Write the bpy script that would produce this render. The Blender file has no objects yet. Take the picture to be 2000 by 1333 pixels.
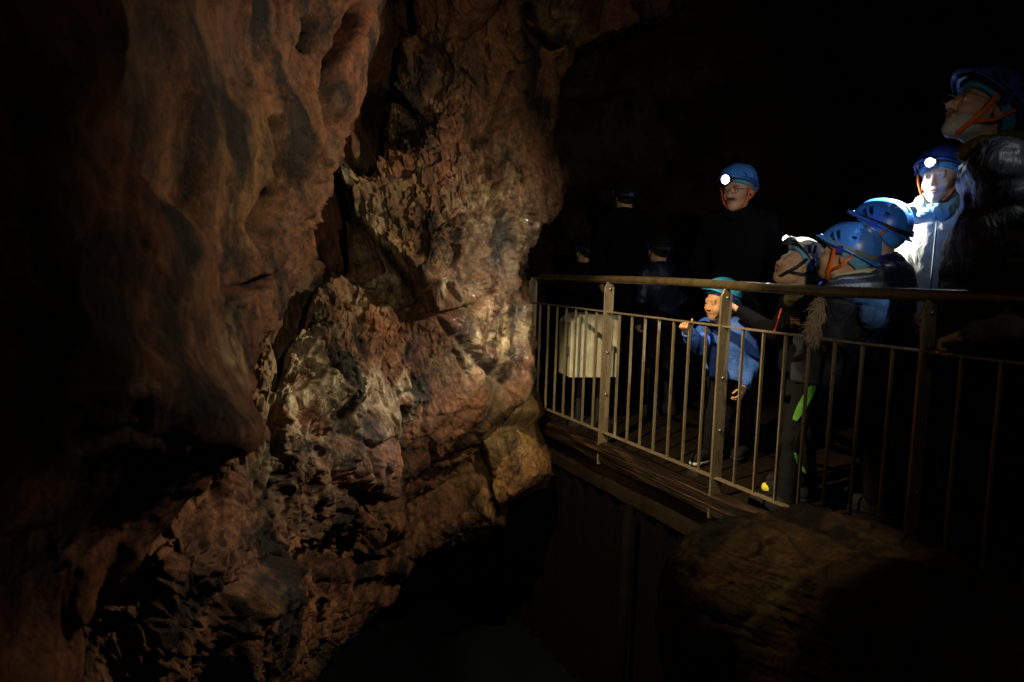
import bpy, math
import numpy as np
from mathutils import Vector, Matrix, Euler

# ------------------------------------------------------------------ camera, world, lamps, exposure
scene = bpy.context.scene
COL = scene.collection
F_PX = 1400.0
PITCH, ROLL = math.radians(5.8), math.radians(1.75)
CAM = np.array([0.0, 0.0, 1.10])
_f = np.array([0, math.cos(PITCH), -math.sin(PITCH)])
_r = np.array([1.0, 0, 0]); _u = np.array([0, math.sin(PITCH), math.cos(PITCH)])
CR = _r*math.cos(ROLL) + _u*math.sin(ROLL)
CU = _u*math.cos(ROLL) - _r*math.sin(ROLL)
cd = bpy.data.cameras.new('camera'); cam = bpy.data.objects.new('camera', cd); COL.objects.link(cam)
cam.matrix_world = Matrix([[CR[0], CU[0], -_f[0], CAM[0]], [CR[1], CU[1], -_f[1], CAM[1]],
                           [CR[2], CU[2], -_f[2], CAM[2]], [0, 0, 0, 1]])
cd.sensor_width = 36.0; cd.lens = F_PX/2000*36
cd.clip_start = 0.05; cd.clip_end = 200
cd.dof.use_dof = True; cd.dof.focus_distance = 3.9; cd.dof.aperture_fstop = 2.2
scene.camera = cam

world = bpy.data.worlds.new('World'); scene.world = world; world.use_nodes = True
bg = world.node_tree.nodes['Background']
bg.inputs[0].default_value = (0.55, 0.75, 0.5, 1); bg.inputs[1].default_value = 0.0

scene.view_settings.view_transform = 'Standard'; scene.view_settings.look = 'None'
scene.view_settings.exposure = 0.0; scene.view_settings.gamma = 1.0
try:
    scene.cycles.use_denoising = True
    scene.cycles.sample_clamp_indirect = 2.0
    scene.cycles.max_bounces = 5; scene.cycles.diffuse_bounces = 2; scene.cycles.glossy_bounces = 2
    scene.cycles.transmission_bounces = 2
    scene.cycles.caustics_reflective = False; scene.cycles.caustics_refractive = False
except Exception: pass

def spot(name, loc, target, watts, col, size_deg, blend=0.5, radius=0.02):
    l = bpy.data.lights.new(name, 'SPOT'); l.energy = watts; l.color = col
    l.spot_size = math.radians(size_deg); l.spot_blend = blend; l.shadow_soft_size = radius
    o = bpy.data.objects.new(name, l); COL.objects.link(o)
    d = Vector(target) - Vector(loc)
    o.rotation_euler = d.to_track_quat('-Z', 'Y').to_euler(); o.location = loc
    return o
# beam of the tall man's own headlamp, playing over the rock he is looking at
spot('headlamp_beam_on_rock', (1.50, 2.62, 1.96), (-0.55, 3.30, 1.05), 390, (1.0, 0.88, 0.66), 98, 0.95, 0.015)
# cave lamp high on the near rock, warm, raking the railing
spot('cave_lamp_warm', (-0.33, 2.50, 2.22), (0.57, 3.74, 0.44), 490, (1.0, 0.76, 0.42), 50, 0.40, 0.012)
# headlamp of the woman, lighting the helmets in front of her
spot('headlamp_beam_on_helmets', (1.90, 3.27, 1.66), (1.44, 3.34, 1.20), 220, (0.88, 0.94, 1.0), 54, 0.5, 0.012)
# headlamp of the man with the moustache, turned to the woman
spot('headlamp_beam_on_woman', (1.22, 3.98, 1.645), (1.92, 3.38, 1.37), 560, (1.0, 0.99, 0.92), 27, 0.6, 0.012)
# a visitor's headlamp beside the camera, turned to the rock on the left
spot('visitor_headlamp', (0.55, -0.2, 1.65), (0.12, 4.6, 1.45), 195, (1.0, 0.92, 0.72), 56, 0.85, 0.022)
# extra warm spot added beside the cave lamp to light the boulder's crest
spot('boulder_crest_spot', (-0.33, 2.56, 2.15), (0.88, 2.30, 0.26), 140, (1.0, 0.80, 0.46), 19, 0.8, 0.012)
spot('visitor_headlamp_right', (2.05, 1.5, 2.25), (1.47, 3.02, 1.12), 70, (0.84, 0.92, 1.0), 15, 0.8, 0.012)
spot('headlamp_beam_to_rail', (1.24, 4.12, 1.645), (1.35, 2.9, 1.0), 34, (0.88, 0.95, 1.0), 62, 0.8, 0.012)
def point(name, loc, watts, col, radius=.012):
    l = bpy.data.lights.new(name, 'POINT'); l.energy = watts; l.color = col; l.shadow_soft_size = radius
    o = bpy.data.objects.new(name, l); COL.objects.link(o); o.location = loc; return o
# stray light round the two brightest headlamps, and an unseen fill lamp added on the right
point('headlamp_spill', (1.24, 4.13, 1.645), 1.8, (.85, .93, 1.0)); point('headlamp_spill', (1.83, 3.20, 1.62), 0.3, (.8, .9, 1.0))
point('added_fill_lamp', (1.5, 0.3, 2.3), 6.5, (1.0, .9, .65), .05)

def unp(px, py, Y):
    px = np.asarray(px, float); py = np.asarray(py, float); Y = np.asarray(Y, float)
    d = _f + CR*((px-1000)/F_PX)[..., None] + CU*((666.5-py)/F_PX)[..., None]
    return CAM + d*(Y/d[..., 1])[..., None]

# ------------------------------------------------------------------ helpers
def link(name, me, mat=None, parent=None):
    o = bpy.data.objects.new(name, me); COL.objects.link(o)
    if mat: me.materials.append(mat)
    if parent: o.parent = parent
    return o
def mesh_np(name, V, Fq, smooth=True, attrs=None):
    """V (n,3); Fq (m,k) uniform polygons"""
    V = np.ascontiguousarray(V, np.float32); Fq = np.ascontiguousarray(Fq, np.int32)
    me = bpy.data.meshes.new(name); k = Fq.shape[1]
    me.vertices.add(len(V)); me.vertices.foreach_set('co', V.ravel())
    me.loops.add(Fq.size); me.loops.foreach_set('vertex_index', Fq.ravel())
    me.polygons.add(len(Fq)); me.polygons.foreach_set('loop_start', np.arange(len(Fq), dtype=np.int32)*k)
    try: me.polygons.foreach_set('loop_total', np.full(len(Fq), k, np.int32))
    except Exception: pass
    me.update(calc_edges=True)
    me.polygons.foreach_set('use_smooth', np.full(len(Fq), smooth))
    for n, a in (attrs or {}).items():
        if a.ndim == 1:
            at = me.attributes.new(n, 'FLOAT', 'POINT'); at.data.foreach_set('value', a.astype(np.float32))
        elif a.shape[1] == 3:
            at = me.attributes.new(n, 'FLOAT_VECTOR', 'POINT'); at.data.foreach_set('vector', np.ascontiguousarray(a, np.float32).ravel())
    return me
def empty(name, loc, rz, label, cat, group=None):
    o = bpy.data.objects.new(name, None); COL.objects.link(o); o.empty_display_size = 0.1
    o.location = loc; o.rotation_euler = (0, 0, rz); tag(o, label, cat, group); return o
def tag(o, label=None, cat=None, group=None, kind=None):
    if label: o['label'] = label
    if cat: o['category'] = cat
    if group: o['group'] = group
    if kind: o['kind'] = kind
    return o

# noise -------------------------------------------------------------
def _hash(ix, iy, iz, seed):
    h = (ix.astype(np.uint32)*np.uint32(73856093)) ^ (iy.astype(np.uint32)*np.uint32(19349663)) ^ (iz.astype(np.uint32)*np.uint32(83492791)) ^ np.uint32((seed*2654435761) & 0xffffffff)
    h ^= h >> np.uint32(13); h *= np.uint32(1274126177); h ^= h >> np.uint32(16); h *= np.uint32(2246822519); h ^= h >> np.uint32(15)
    return h.astype(np.float32)*np.float32(1/4294967296.0)
def vnoise(P, seed=0):
    P = P.astype(np.float32); I = np.floor(P).astype(np.int64); Fr = P-I
    w = Fr*Fr*Fr*(Fr*(Fr*6-15)+10); r = 0
    for dx in (0, 1):
        wx = w[..., 0] if dx else 1-w[..., 0]
        for dy in (0, 1):
            wy = w[..., 1] if dy else 1-w[..., 1]
            for dz in (0, 1):
                wz = w[..., 2] if dz else 1-w[..., 2]
                r = r + wx*wy*wz*_hash(I[..., 0]+dx, I[..., 1]+dy, I[..., 2]+dz, seed)
    return r*2-1
def fbm(P, oct=4, seed=0, gain=0.5):
    a = 1; s = 0; n = 0
    for i in range(oct):
        s = s + a*vnoise(P*(2.03**i)+i*7.3, seed+i); n += a; a *= gain
    return s/n
def facet(P, seed=0):
    """angular stone facets: nearest cell's own tilted plane, plus crack distance"""
    P = P.astype(np.float32); I = np.floor(P).astype(np.int64)
    F1 = np.full(P.shape[:-1], 9.0, np.float32); F2 = F1.copy(); D = np.zeros_like(F1); R = np.zeros_like(F1)
    for dx in (-1, 0, 1):
        for dy in (-1, 0, 1):
            for dz in (-1, 0, 1):
                jx, jy, jz = I[..., 0]+dx, I[..., 1]+dy, I[..., 2]+dz
                cx = jx+_hash(jx, jy, jz, seed+1)-P[..., 0]; cy = jy+_hash(jx, jy, jz, seed+2)-P[..., 1]; cz = jz+_hash(jx, jy, jz, seed+3)-P[..., 2]
                cx = cx.astype(np.float32); cy = cy.astype(np.float32); cz = cz.astype(np.float32)
                d = np.sqrt(cx*cx+cy*cy+cz*cz)
                g = _hash(jx, jy, jz, seed+4)-.5; h = _hash(jx, jy, jz, seed+5)-.5; k = _hash(jx, jy, jz, seed+6)-.5
                n = d < F1
                F2 = np.where(n, F1, np.minimum(F2, d))
                F1 = np.where(n, d, F1)
                D = np.where(n, -(cx*g+cy*h+cz*k)*2, D); R = np.where(n, _hash(jx, jy, jz, seed+7), R)
    w = np.clip((F2-F1)/.16, 0, 1); w = w*w*(3-2*w)
    return D*w, F2-F1, (R-.5)*w+.5

# SDF + surface nets --------------------------------------------------
def axis(lo, hi, flo, fhi, fine, coarse):
    a = list(np.arange(flo, fhi+fine*.5, fine)); s = fine; x = a[0]; pre = []
    while x > lo:
        s = min(s*1.25, coarse); x -= s; pre.append(x)
    s = fine; x = a[-1]; post = []
    while x < hi:
        s = min(s*1.25, coarse); x += s; post.append(x)
    return np.array(pre[::-1]+a+post, np.float32)
class SDF:
    def __init__(s, xs, ys, zs):
        s.ax = (np.asarray(xs, np.float32), np.asarray(ys, np.float32), np.asarray(zs, np.float32))
        s.D = np.full((len(xs), len(ys), len(zs)), 1.0, np.float32)
    def box(s, lo, hi):
        sl = []
        for a, l, h in zip(s.ax, lo, hi):
            i = max(0, np.searchsorted(a, l)-1); j = min(len(a), np.searchsorted(a, h)+1); sl.append(slice(i, max(i, j)))
        return tuple(sl)
    def pts(s, sl, M=None, c=(0, 0, 0)):
        X = s.ax[0][sl[0]][:, None, None]-c[0]; Y = s.ax[1][sl[1]][None, :, None]-c[1]; Z = s.ax[2][sl[2]][None, None, :]-c[2]
        if M is None: return X, Y, Z
        return tuple(M[0][i]*X+M[1][i]*Y+M[2][i]*Z for i in range(3))   # M^T p : into local axes
    def put(s, sl, d, k, op):
        A = s.D[sl]
        if op == 'u':
            if k > 0:
                h = np.clip(.5+.5*(A-d)/k, 0, 1); s.D[sl] = A*(1-h)+d*h-k*h*(1-h)
            else: s.D[sl] = np.minimum(A, d)
        elif op == 's':
            if k > 0:
                h = np.clip(.5-.5*(A+d)/k, 0, 1); s.D[sl] = A*(1-h)-d*h+k*h*(1-h)
            else: s.D[sl] = np.maximum(A, -d)
        elif op == 'i': s.D[sl] = np.maximum(A, d)
    def cone(s, a, b, ra, rb, k=.02, op='u'):
        a = np.array(a, float); b = np.array(b, float); m = max(ra, rb)+k+.06
        sl = s.box(np.minimum(a, b)-m, np.maximum(a, b)+m)
        X, Y, Z = s.pts(sl); d = b-a; L = max(1e-9, float(d@d))
        t = np.clip(((X-a[0])*d[0]+(Y-a[1])*d[1]+(Z-a[2])*d[2])/L, 0, 1)
        q = np.sqrt((X-a[0]-t*d[0])**2+(Y-a[1]-t*d[1])**2+(Z-a[2]-t*d[2])**2)-(ra+(rb-ra)*t)
        s.put(sl, q, k, op)
    def ell(s, c, r, M=None, k=.02, op='u', pw=2.0):
        m = max(r)+k+.06; c = np.array(c, float)
        sl = s.box(c-m, c+m); X, Y, Z = s.pts(sl, M, c)
        if pw == 2: q = np.sqrt((X/r[0])**2+(Y/r[1])**2+(Z/r[2])**2)
        else: q = (np.abs(X/r[0])**pw+np.abs(Y/r[1])**pw+np.abs(Z/r[2])**pw)**(1/pw)
        s.put(sl, (q-1)*min(r) if pw != 2 else (q-1)*min(r)*1.05, k, op)
    def bx(s, c, h, M=None, k=0, op='u', rnd=.003):
        m = math.sqrt(sum(x*x for x in h))+k+.06; c = np.array(c, float)
        sl = s.box(c-m, c+m); X, Y, Z = s.pts(sl, M, c)
        qx, qy, qz = np.abs(X)-h[0]+rnd, np.abs(Y)-h[1]+rnd, np.abs(Z)-h[2]+rnd
        d = np.sqrt(np.maximum(qx, 0)**2+np.maximum(qy, 0)**2+np.maximum(qz, 0)**2)+np.minimum(np.maximum(qx, np.maximum(qy, qz)), 0)-rnd
        s.put(sl, d, k, op)
    def mesh(s):
        D = s.D; D[0] = D[-1] = 1; D[:, 0] = D[:, -1] = 1; D[:, :, 0] = D[:, :, -1] = 1
        S = D < 0; n = S.shape
        c = np.zeros((n[0]-1, n[1]-1, n[2]-1), np.uint8)
        for i in (0, 1):
            for j in (0, 1):
                for k in (0, 1): c += S[i:n[0]-1+i, j:n[1]-1+j, k:n[2]-1+k]
        act = np.argwhere((c > 0) & (c < 8)); idx = np.full(c.shape, -1, np.int32); idx[tuple(act.T)] = np.arange(len(act))
        V = np.zeros((len(act), 3)); cnt = np.zeros(len(act))
        for ax_ in range(3):
            o = [a for a in range(3) if a != ax_]
            for e0 in (0, 1):
                for e1 in (0, 1):
                    p = act.copy(); p[:, o[0]] += e0; p[:, o[1]] += e1; q = p.copy(); q[:, ax_] += 1
                    d0 = D[tuple(p.T)]; d1 = D[tuple(q.T)]; m = (d0 < 0) != (d1 < 0)
                    t = d0[m]/(d0[m]-d1[m]); pt = np.stack([s.ax[a][p[m, a]] for a in range(3)], 1).astype(float)
                    pt[:, ax_] += t*(s.ax[ax_][q[m, ax_]]-s.ax[ax_][p[m, ax_]])
                    V[m] += pt; cnt[m] += 1
        V /= cnt[:, None]; quads = []
        for ax_ in range(3):
            o = [(ax_+1) % 3, (ax_+2) % 3]
            sl0 = [slice(None)]*3; sl1 = [slice(None)]*3; sl0[ax_] = slice(0, -1); sl1[ax_] = slice(1, None)
            A = S[tuple(sl0)]; B = S[tuple(sl1)]; e = np.argwhere(A != B)
            e = e[(e[:, o[0]] > 0) & (e[:, o[1]] > 0) & (e[:, o[0]] < n[o[0]]-1) & (e[:, o[1]] < n[o[1]]-1)]
            sg = A[tuple(e.T)]
            def ci(a, b):
                r = e.copy(); r[:, o[0]] -= a; r[:, o[1]] -= b; return idx[tuple(r.T)]
            q = np.stack([ci(1, 1), ci(0, 1), ci(0, 0), ci(1, 0)], 1)
            q[~sg] = q[~sg][:, ::-1]; quads.append(q)
        Q = np.concatenate(quads); Q = Q[(Q >= 0).all(1)]
        return V, Q
def relax(V, Q, it=1, lam=.5):
    for _ in range(it):
        S = np.zeros_like(V); C = np.zeros(len(V))
        for a in range(4):
            b = (a+1) % 4
            np.add.at(S, Q[:, a], V[Q[:, b]]); np.add.at(S, Q[:, b], V[Q[:, a]])
            np.add.at(C, Q[:, a], 1); np.add.at(C, Q[:, b], 1)
        V = V*(1-lam)+lam*S/np.maximum(C, 1)[:, None]
    return V
def vnormals(V, Q):
    fn = np.cross(V[Q[:, 2]]-V[Q[:, 0]], V[Q[:, 3]]-V[Q[:, 1]]); N = np.zeros_like(V)
    for a in range(4): np.add.at(N, Q[:, a], fn)
    return N/np.maximum(np.linalg.norm(N, axis=1), 1e-12)[:, None]
# ------------------------------------------------------------------ materials
class NT:
    def __init__(s, name):
        s.m = bpy.data.materials.new(name); s.m.use_nodes = True; s.t = s.m.node_tree; s.b = s.t.nodes['Principled BSDF']
    def n(s, typ, **kw):
        x = s.t.nodes.new(typ)
        for k, v in kw.items():
            if k in ('inp',):
                for i, q in v.items(): x.inputs[i].default_value = q
            else: setattr(x, k, v)
        return x
    def l(s, a, b): s.t.links.new(a, b)
    def noise(s, scale, detail=5, rough=.6, vec=None, dist=0):
        x = s.n('ShaderNodeTexNoise'); x.inputs['Scale'].default_value = scale; x.inputs['Detail'].default_value = detail
        x.inputs['Roughness'].default_value = rough; x.inputs['Distortion'].default_value = dist
        if vec is not None: s.l(vec, x.inputs['Vector'])
        return x.outputs['Fac']
    def ramp(s, fac, stops):
        r = s.n('ShaderNodeValToRGB'); e = r.color_ramp.elements
        while len(e) < len(stops): e.new(.5)
        for q, (p, c) in zip(e, stops): q.position = p; q.color = (*c, 1) if len(c) == 3 else c
        s.l(fac, r.inputs[0]); return r.outputs[0]
    def mix(s, fac, a, b, mode='MIX'):
        x = s.n('ShaderNodeMix', data_type='RGBA', blend_type=mode)
        if hasattr(fac, 'links'): s.l(fac, x.inputs[0])
        else: x.inputs[0].default_value = fac
        for v, i in ((a, 6), (b, 7)):
            if hasattr(v, 'links'): s.l(v, x.inputs[i])
            else: x.inputs[i].default_value = (*v, 1)
        return x.outputs[2]
    def math(s, op, a, b=0.5, clamp=False):
        x = s.n('ShaderNodeMath', operation=op, use_clamp=clamp)
        for v, i in ((a, 0), (b, 1)):
            if hasattr(v, 'links'): s.l(v, x.inputs[i])
            else: x.inputs[i].default_value = v
        return x.outputs[0]
    def attr(s, name, vec=False):
        x = s.n('ShaderNodeAttribute', attribute_name=name); return x.outputs['Vector' if vec else 'Fac']
    def obj(s): return s.n('ShaderNodeTexCoord').outputs['Object']
    def mapped(s, vec, sc):
        x = s.n('ShaderNodeMapping'); x.inputs['Scale'].default_value = sc; s.l(vec, x.inputs['Vector']); return x.outputs[0]
    def bump(s, h, strength=.5, dist=.01, prev=None):
        x = s.n('ShaderNodeBump'); x.inputs['Strength'].default_value = strength; x.inputs['Distance'].default_value = dist
        s.l(h, x.inputs['Height'])
        if prev is not None: s.l(prev, x.inputs['Normal'])
        s.l(x.outputs[0], s.b.inputs['Normal']); return x.outputs[0]
    def col(s, c):
        if hasattr(c, 'links'): s.l(c, s.b.inputs['Base Color'])
        else: s.b.inputs['Base Color'].default_value = (*c, 1)
    def rough(s, r):
        if hasattr(r, 'links'): s.l(r, s.b.inputs['Roughness'])
        else: s.b.inputs['Roughness'].default_value = r

def rock_mat(name, tint=1.0, sc=1.0, cm=(1, 1, 1)):
    m = NT(name); o = m.obj(); pale = m.attr('pale'); ochre = m.attr('ochre'); wet = m.attr('wet')
    a = m.noise(1.7*sc, 6, .6, o, .2); b = m.noise(6*sc, 9, .7, m.mapped(o, (1, 1, .7)), .15); c = m.noise(30*sc, 6, .7, o); d = m.noise(3.1*sc, 7, .6, m.mapped(o, (1.3, 1.3, .8)), .2)
    base = m.ramp(a, [(.3, (.060, .036, .018)), (.46, (.150, .068, .032)), (.6, (.225, .098, .052)), (.75, (.12, .078, .032))])
    dark = m.ramp(b, [(.36, (.09, .085, .06)), (.5, (.55, .52, .45)), (.66, (1.25, 1.2, 1.1))])
    v = m.mix(.78, base, dark, 'MULTIPLY')
    v = m.mix(m.ramp(d, [(.56, (0, 0, 0)), (.72, (.6, .6, .6))]), v, (.13, .11, .045))
    v = m.mix(m.math('MULTIPLY', ochre, m.math('MULTIPLY', b, 1.6, True)), v, (.19, .125, .042))
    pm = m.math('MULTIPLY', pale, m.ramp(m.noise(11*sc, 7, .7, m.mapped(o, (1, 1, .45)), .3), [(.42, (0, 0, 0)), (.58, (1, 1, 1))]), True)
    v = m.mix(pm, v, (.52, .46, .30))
    v = m.mix(m.ramp(c, [(.3, (.45, .45, .45)), (.65, (1, 1, 1))]), (0, 0, 0), v)
    v = m.mix(1.0, v, (tint*cm[0], tint*cm[1], tint*cm[2]), 'MULTIPLY')
    st = m.ramp(m.noise(2.3*sc, 7, .68, m.mapped(o, (1.2, 1.2, .75)), .25), [(.42, (.10, .11, .09)), (.52, (1, 1, 1))]); v = m.mix(1.0, v, st, 'MULTIPLY')
    m.col(v)
    rg = m.n('ShaderNodeMapRange'); m.l(m.math('MULTIPLY', wet, m.ramp(m.noise(5*sc, 5, .6, o), [(.38, (0, 0, 0)), (.6, (1, 1, 1))])), rg.inputs[0])
    rg.inputs[3].default_value = .78; rg.inputs[4].default_value = .13
    m.rough(rg.outputs[0]); m.l(m.math('ADD', m.math('MULTIPLY', wet, .4), .15), m.b.inputs['Specular IOR Level'])
    m.l(m.math('MULTIPLY', m.math('SUBTRACT', wet, .3), 2.2, True), m.b.inputs['Coat Weight']); m.b.inputs['Coat Roughness'].default_value = .07
    n1 = m.bump(m.noise(24*sc, 9, .72, m.mapped(o, (1, 1, .6)), .5), 1.0, .035/sc)
    n2 = m.bump(m.noise(120*sc, 5, .7, o), .8, .005, n1); cb = m.n('ShaderNodeBump'); cb.inputs['Strength'].default_value = 1.0; cb.inputs['Distance'].default_value = .03; m.l(m.noise(15*sc, 3, .6, o), cb.inputs['Height']); m.l(cb.outputs[0], m.b.inputs['Coat Normal']); m.b.inputs['Coat Roughness'].default_value = .055
    return m.m

def plain(name, c, r=.6, metal=0.0, nz=0.0, nsc=40, bump=0.0, spec=.5):
    m = NT(name)
    if nz:
        f = m.noise(nsc, 6, .65, m.obj()); v = m.mix(m.ramp(f, [(.35, (0, 0, 0)), (.65, (1, 1, 1))]), tuple(x*(1-nz) for x in c), c); m.col(v)
    else: m.col(c)
    m.rough(r); m.b.inputs['Metallic'].default_value = metal; m.b.inputs['Specular IOR Level'].default_value = spec
    if bump: m.bump(m.noise(nsc*1.5, 6, .6, m.obj()), bump, .003)
    return m.m
def cloth(name, c, r=.75, fold=.35, weave=300, sheen=0.0, spec=.3):
    m = NT(name); o = m.obj()
    v = m.mix(m.ramp(m.noise(9, 5, .6, o), [(.3, (0, 0, 0)), (.7, (1, 1, 1))]), tuple(x*.72 for x in c), c); m.col(v); m.rough(r)
    m.b.inputs['Specular IOR Level'].default_value = spec
    n1 = m.bump(m.noise(11, 5, .55, m.mapped(o, (1, 1, .6)), 1.2), fold, .03)
    m.bump(m.noise(weave, 3, .6, o), .25, .001, n1)
    if sheen: m.b.inputs['Sheen Weight'].default_value = sheen
    return m.m
def skin_mat(name, c):
    m = NT(name); o = m.obj(); t = m.attr('lip'); h = m.attr('hair'); w = m.attr('grey')
    f = m.noise(60, 5, .6, o); v = m.mix(f, tuple(x*.85 for x in c), tuple(min(1, x*1.12) for x in c))
    v = m.mix(t, v, (c[0]*.72, c[1]*.38, c[2]*.38))
    v = m.mix(h, v, m.mix(w, (.014, .010, .008), m.mix(m.noise(300, 2, .5, o), (.16, .15, .14), (.55, .55, .54))))
    m.col(v); m.rough(.62); m.b.inputs['Specular IOR Level'].default_value = .3; m.b.inputs['Subsurface Weight'].default_value = .08; m.b.inputs['Subsurface Scale'].default_value = .008
    m.bump(m.noise(220, 4, .6, o), .2, .001)
    return m.m
def metal_mat(name, c, rb=.12, rs=.5):
    m = NT(name); o = m.obj(); f = m.noise(18, 8, .7, m.mapped(o, (1, 1, .3)), 1)
    v = m.mix(m.ramp(f, [(.45, (0, 0, 0)), (.68, (1, 1, 1))]), c, tuple(x*q for x, q in zip(c, (.55, .42, .32)))); v = m.mix(m.ramp(m.noise(70, 5, .7, o), [(.55, (0, 0, 0)), (.7, (.8, .8, .8))]), v, (.09, .05, .025))
    m.col(v); m.rough(m.math('ADD', m.math('MULTIPLY', f, rs), rb)); m.b.inputs['Metallic'].default_value = .65
    m.bump(m.noise(160, 5, .7, o), .35, .0015); return m.m
def emit(name, c, s):
    m = NT(name); m.col((.9, .9, .9)); m.b.inputs['Emission Color'].default_value = (*c, 1); m.b.inputs['Emission Strength'].default_value = s; return m.m

M = dict(
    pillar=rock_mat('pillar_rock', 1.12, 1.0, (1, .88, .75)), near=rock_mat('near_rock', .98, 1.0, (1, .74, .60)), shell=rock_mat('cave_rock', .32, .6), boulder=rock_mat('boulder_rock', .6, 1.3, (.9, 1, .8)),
    steel=metal_mat('galvanised_steel', (.36, .30, .19)), rail=metal_mat('handrail_tube', (.14, .11, .06), .10, .22),
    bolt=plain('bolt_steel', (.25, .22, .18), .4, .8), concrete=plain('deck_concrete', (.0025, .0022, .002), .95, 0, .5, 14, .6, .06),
    plank=None, cabinet=plain('cabinet_paint', (.42, .41, .31), .55, 0, .35, 9, .15),
    cabinet_dark=plain('cabinet_latch', (.03, .03, .03), .4),
    helmet_blue=plain('helmet_blue', (.045, .20, .72), .32, 0, .12, 25, .05), helmet_deep=plain('helmet_deep_blue', (.02, .055, .30), .35, 0, .1, 25, .05),
    helmet_white=plain('helmet_white', (.62, .60, .52), .4, 0, .2, 20, .1), helmet_dark=plain('helmet_black', (.006, .006, .007), .8, spec=.1),
    helmet_cyan=plain('helmet_cyan', (.03, .33, .60), .35), liner=cloth('liner_blue', (.06, .30, .60), .8, .5), liner_pale=cloth('liner_pale_blue', (.16, .42, .66), .8, .6),
    strap_grey=cloth('strap_grey', (.16, .17, .13), .7, .1), strap_black=cloth('strap_black', (.012, .012, .014), .6, .1), strap_orange=cloth('strap_orange', (.75, .14, .015), .6, .1),
    clip=plain('clip_plastic_blue', (.02, .03, .22), .4), lamp_black=plain('lamp_plastic', (.015, .015, .017), .35),
    led=emit('led_lens', (.86, .94, 1.0), 14), led_small=emit('led_lens_small', (1, .97, .88), 30), led_off=plain('lens_unlit', (.4, .42, .45), .1),
    skin=skin_mat('skin_tan', (.50, .29, .17)), skin_pale=skin_mat('skin_pale', (.66, .45, .34)), skin_brown=skin_mat('skin_brown', (.46, .25, .13)), skin_ruddy=skin_mat('skin_ruddy', (.50, .28, .19)),
    eye=None, hair_brown=cloth('hair_brown', (.075, .035, .016), .55, .8, 150), hair_grey=cloth('hair_grey', (.3, .28, .25), .6, .8, 150), hair_black=cloth('hair_black', (.012, .01, .009), .5, .8, 150),
    glasses=plain('glasses_frame', (.02, .02, .022), .25), 
    j_blue=cloth('jacket_blue', (.045, .13, .50), .6, .8), j_navy=cloth('jacket_navy', (.012, .016, .045), .42, .6), j_char=cloth('jacket_charcoal', (.022, .025, .034), .7, .6),
    j_black=cloth('jacket_black_nylon', (.009, .009, .010), .46, .9, 300, 0, .3), j_white=cloth('jacket_cream', (.72, .70, .60), .7, .5), j_grey=cloth('jacket_grey', (.10, .10, .115), .8, .7),
    j_dark=cloth('jacket_dark', (.004, .004, .005), .95, .5, spec=.06), j_maroon=cloth('jacket_maroon', (.15, .012, .016), .7, .5), beige=cloth('beige_fleece', (.30, .27, .19), .9, .6), olive=cloth('olive_fleece', (.13, .10, .03), .9, .6),
    collar_grey=cloth('collar_grey', (.07, .09, .10), .7, .2), scarf_pale=cloth('scarf_pale_blue', (.28, .46, .50), .9, .9, 120), denim=cloth('denim_blue', (.06, .11, .28), .85, .5), hood_blue=cloth('hood_steel_blue', (.07, .17, .40), .8, .7),
    cream=cloth('cream_fleece', (.72, .66, .42), .95, .8, 120), t_dark=cloth('trousers_dark', (.006, .006, .008), .9, .5, spec=.1), t_jean=cloth('trousers_jean', (.10, .11, .15), .85, .5), t_grey=cloth('trousers_grey', (.04, .04, .04), .85, .5),
    shoe=plain('shoe_dark', (.008, .009, .012), .8, spec=.15), sole=plain('shoe_sole_white', (.45, .45, .42), .6), shoe_yellow=plain('shoe_yellow', (.65, .60, .03), .6),
    green=plain('stripe_green', (.05, .20, .015), .6), red=plain('zip_red', (.45, .02, .015), .5), fur=cloth('fur_beige', (.27, .19, .12), .8, .2), yellow=plain('label_yellow', (.55, .50, .05), .6), grey_patch=plain('label_grey', (.22, .2, .2), .6),
    mud=plain('mud_floor', (.016, .011, .007), .35, 0, .5, 9, .9),
)
def _plank():
    m = NT('wet_timber'); o = m.attr('grain', True); f = m.noise(1.0, 8, .68, m.mapped(o, (2.2, 60, 60)), .3)
    m.col(m.ramp(f, [(.35, (.002, .0015, .001)), (.52, (.008, .004, .002)), (.64, (.09, .045, .02))])); m.rough(.35); m.b.inputs['Specular IOR Level'].default_value = .3; m.bump(f, 1.0, .035); return m.m  # bright ramp end paints copper highlight streaks into the timber colour
M['plank'] = _plank()
def _eye():
    m = NT('eyeball'); g = m.attr('iris'); m.col(m.mix(g, (.62, .58, .54), (.02, .012, .008))); m.rough(.1); return m.m
M['eye'] = _eye()
def _water():
    m = NT('pool_water'); m.col((.004, .006, .005)); m.rough(.04); m.bump(m.noise(3, 3, .5, m.mapped(m.obj(), (1, .4, 1))), .12, .02); return m.m
M['water'] = _water()
def _snood():
    m = NT('snood_knit'); v = m.attr('knit', True); sx = m.n('ShaderNodeSeparateXYZ'); m.l(v, sx.inputs[0])
    a = m.math('ABSOLUTE', m.math('SUBTRACT', m.math('FRACT', m.math('ADD', sx.outputs[0], sx.outputs[1])), .5)); b = m.math('ABSOLUTE', m.math('SUBTRACT', m.math('FRACT', m.math('SUBTRACT', sx.outputs[0], sx.outputs[1])), .5))
    ln = m.math('LESS_THAN', m.math('MINIMUM', a, b), .085); msk = m.math('MULTIPLY', ln, sx.outputs[2])
    c = m.mix(msk, m.mix(m.noise(90, 3, .6, m.obj()), (.012, .02, .045), (.035, .05, .10)), (.62, .68, .72)); m.col(c); m.rough(.9); m.bump(m.noise(260, 3, .6, m.obj()), .7, .003); return m.m
M['snood'] = _snood()
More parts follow.
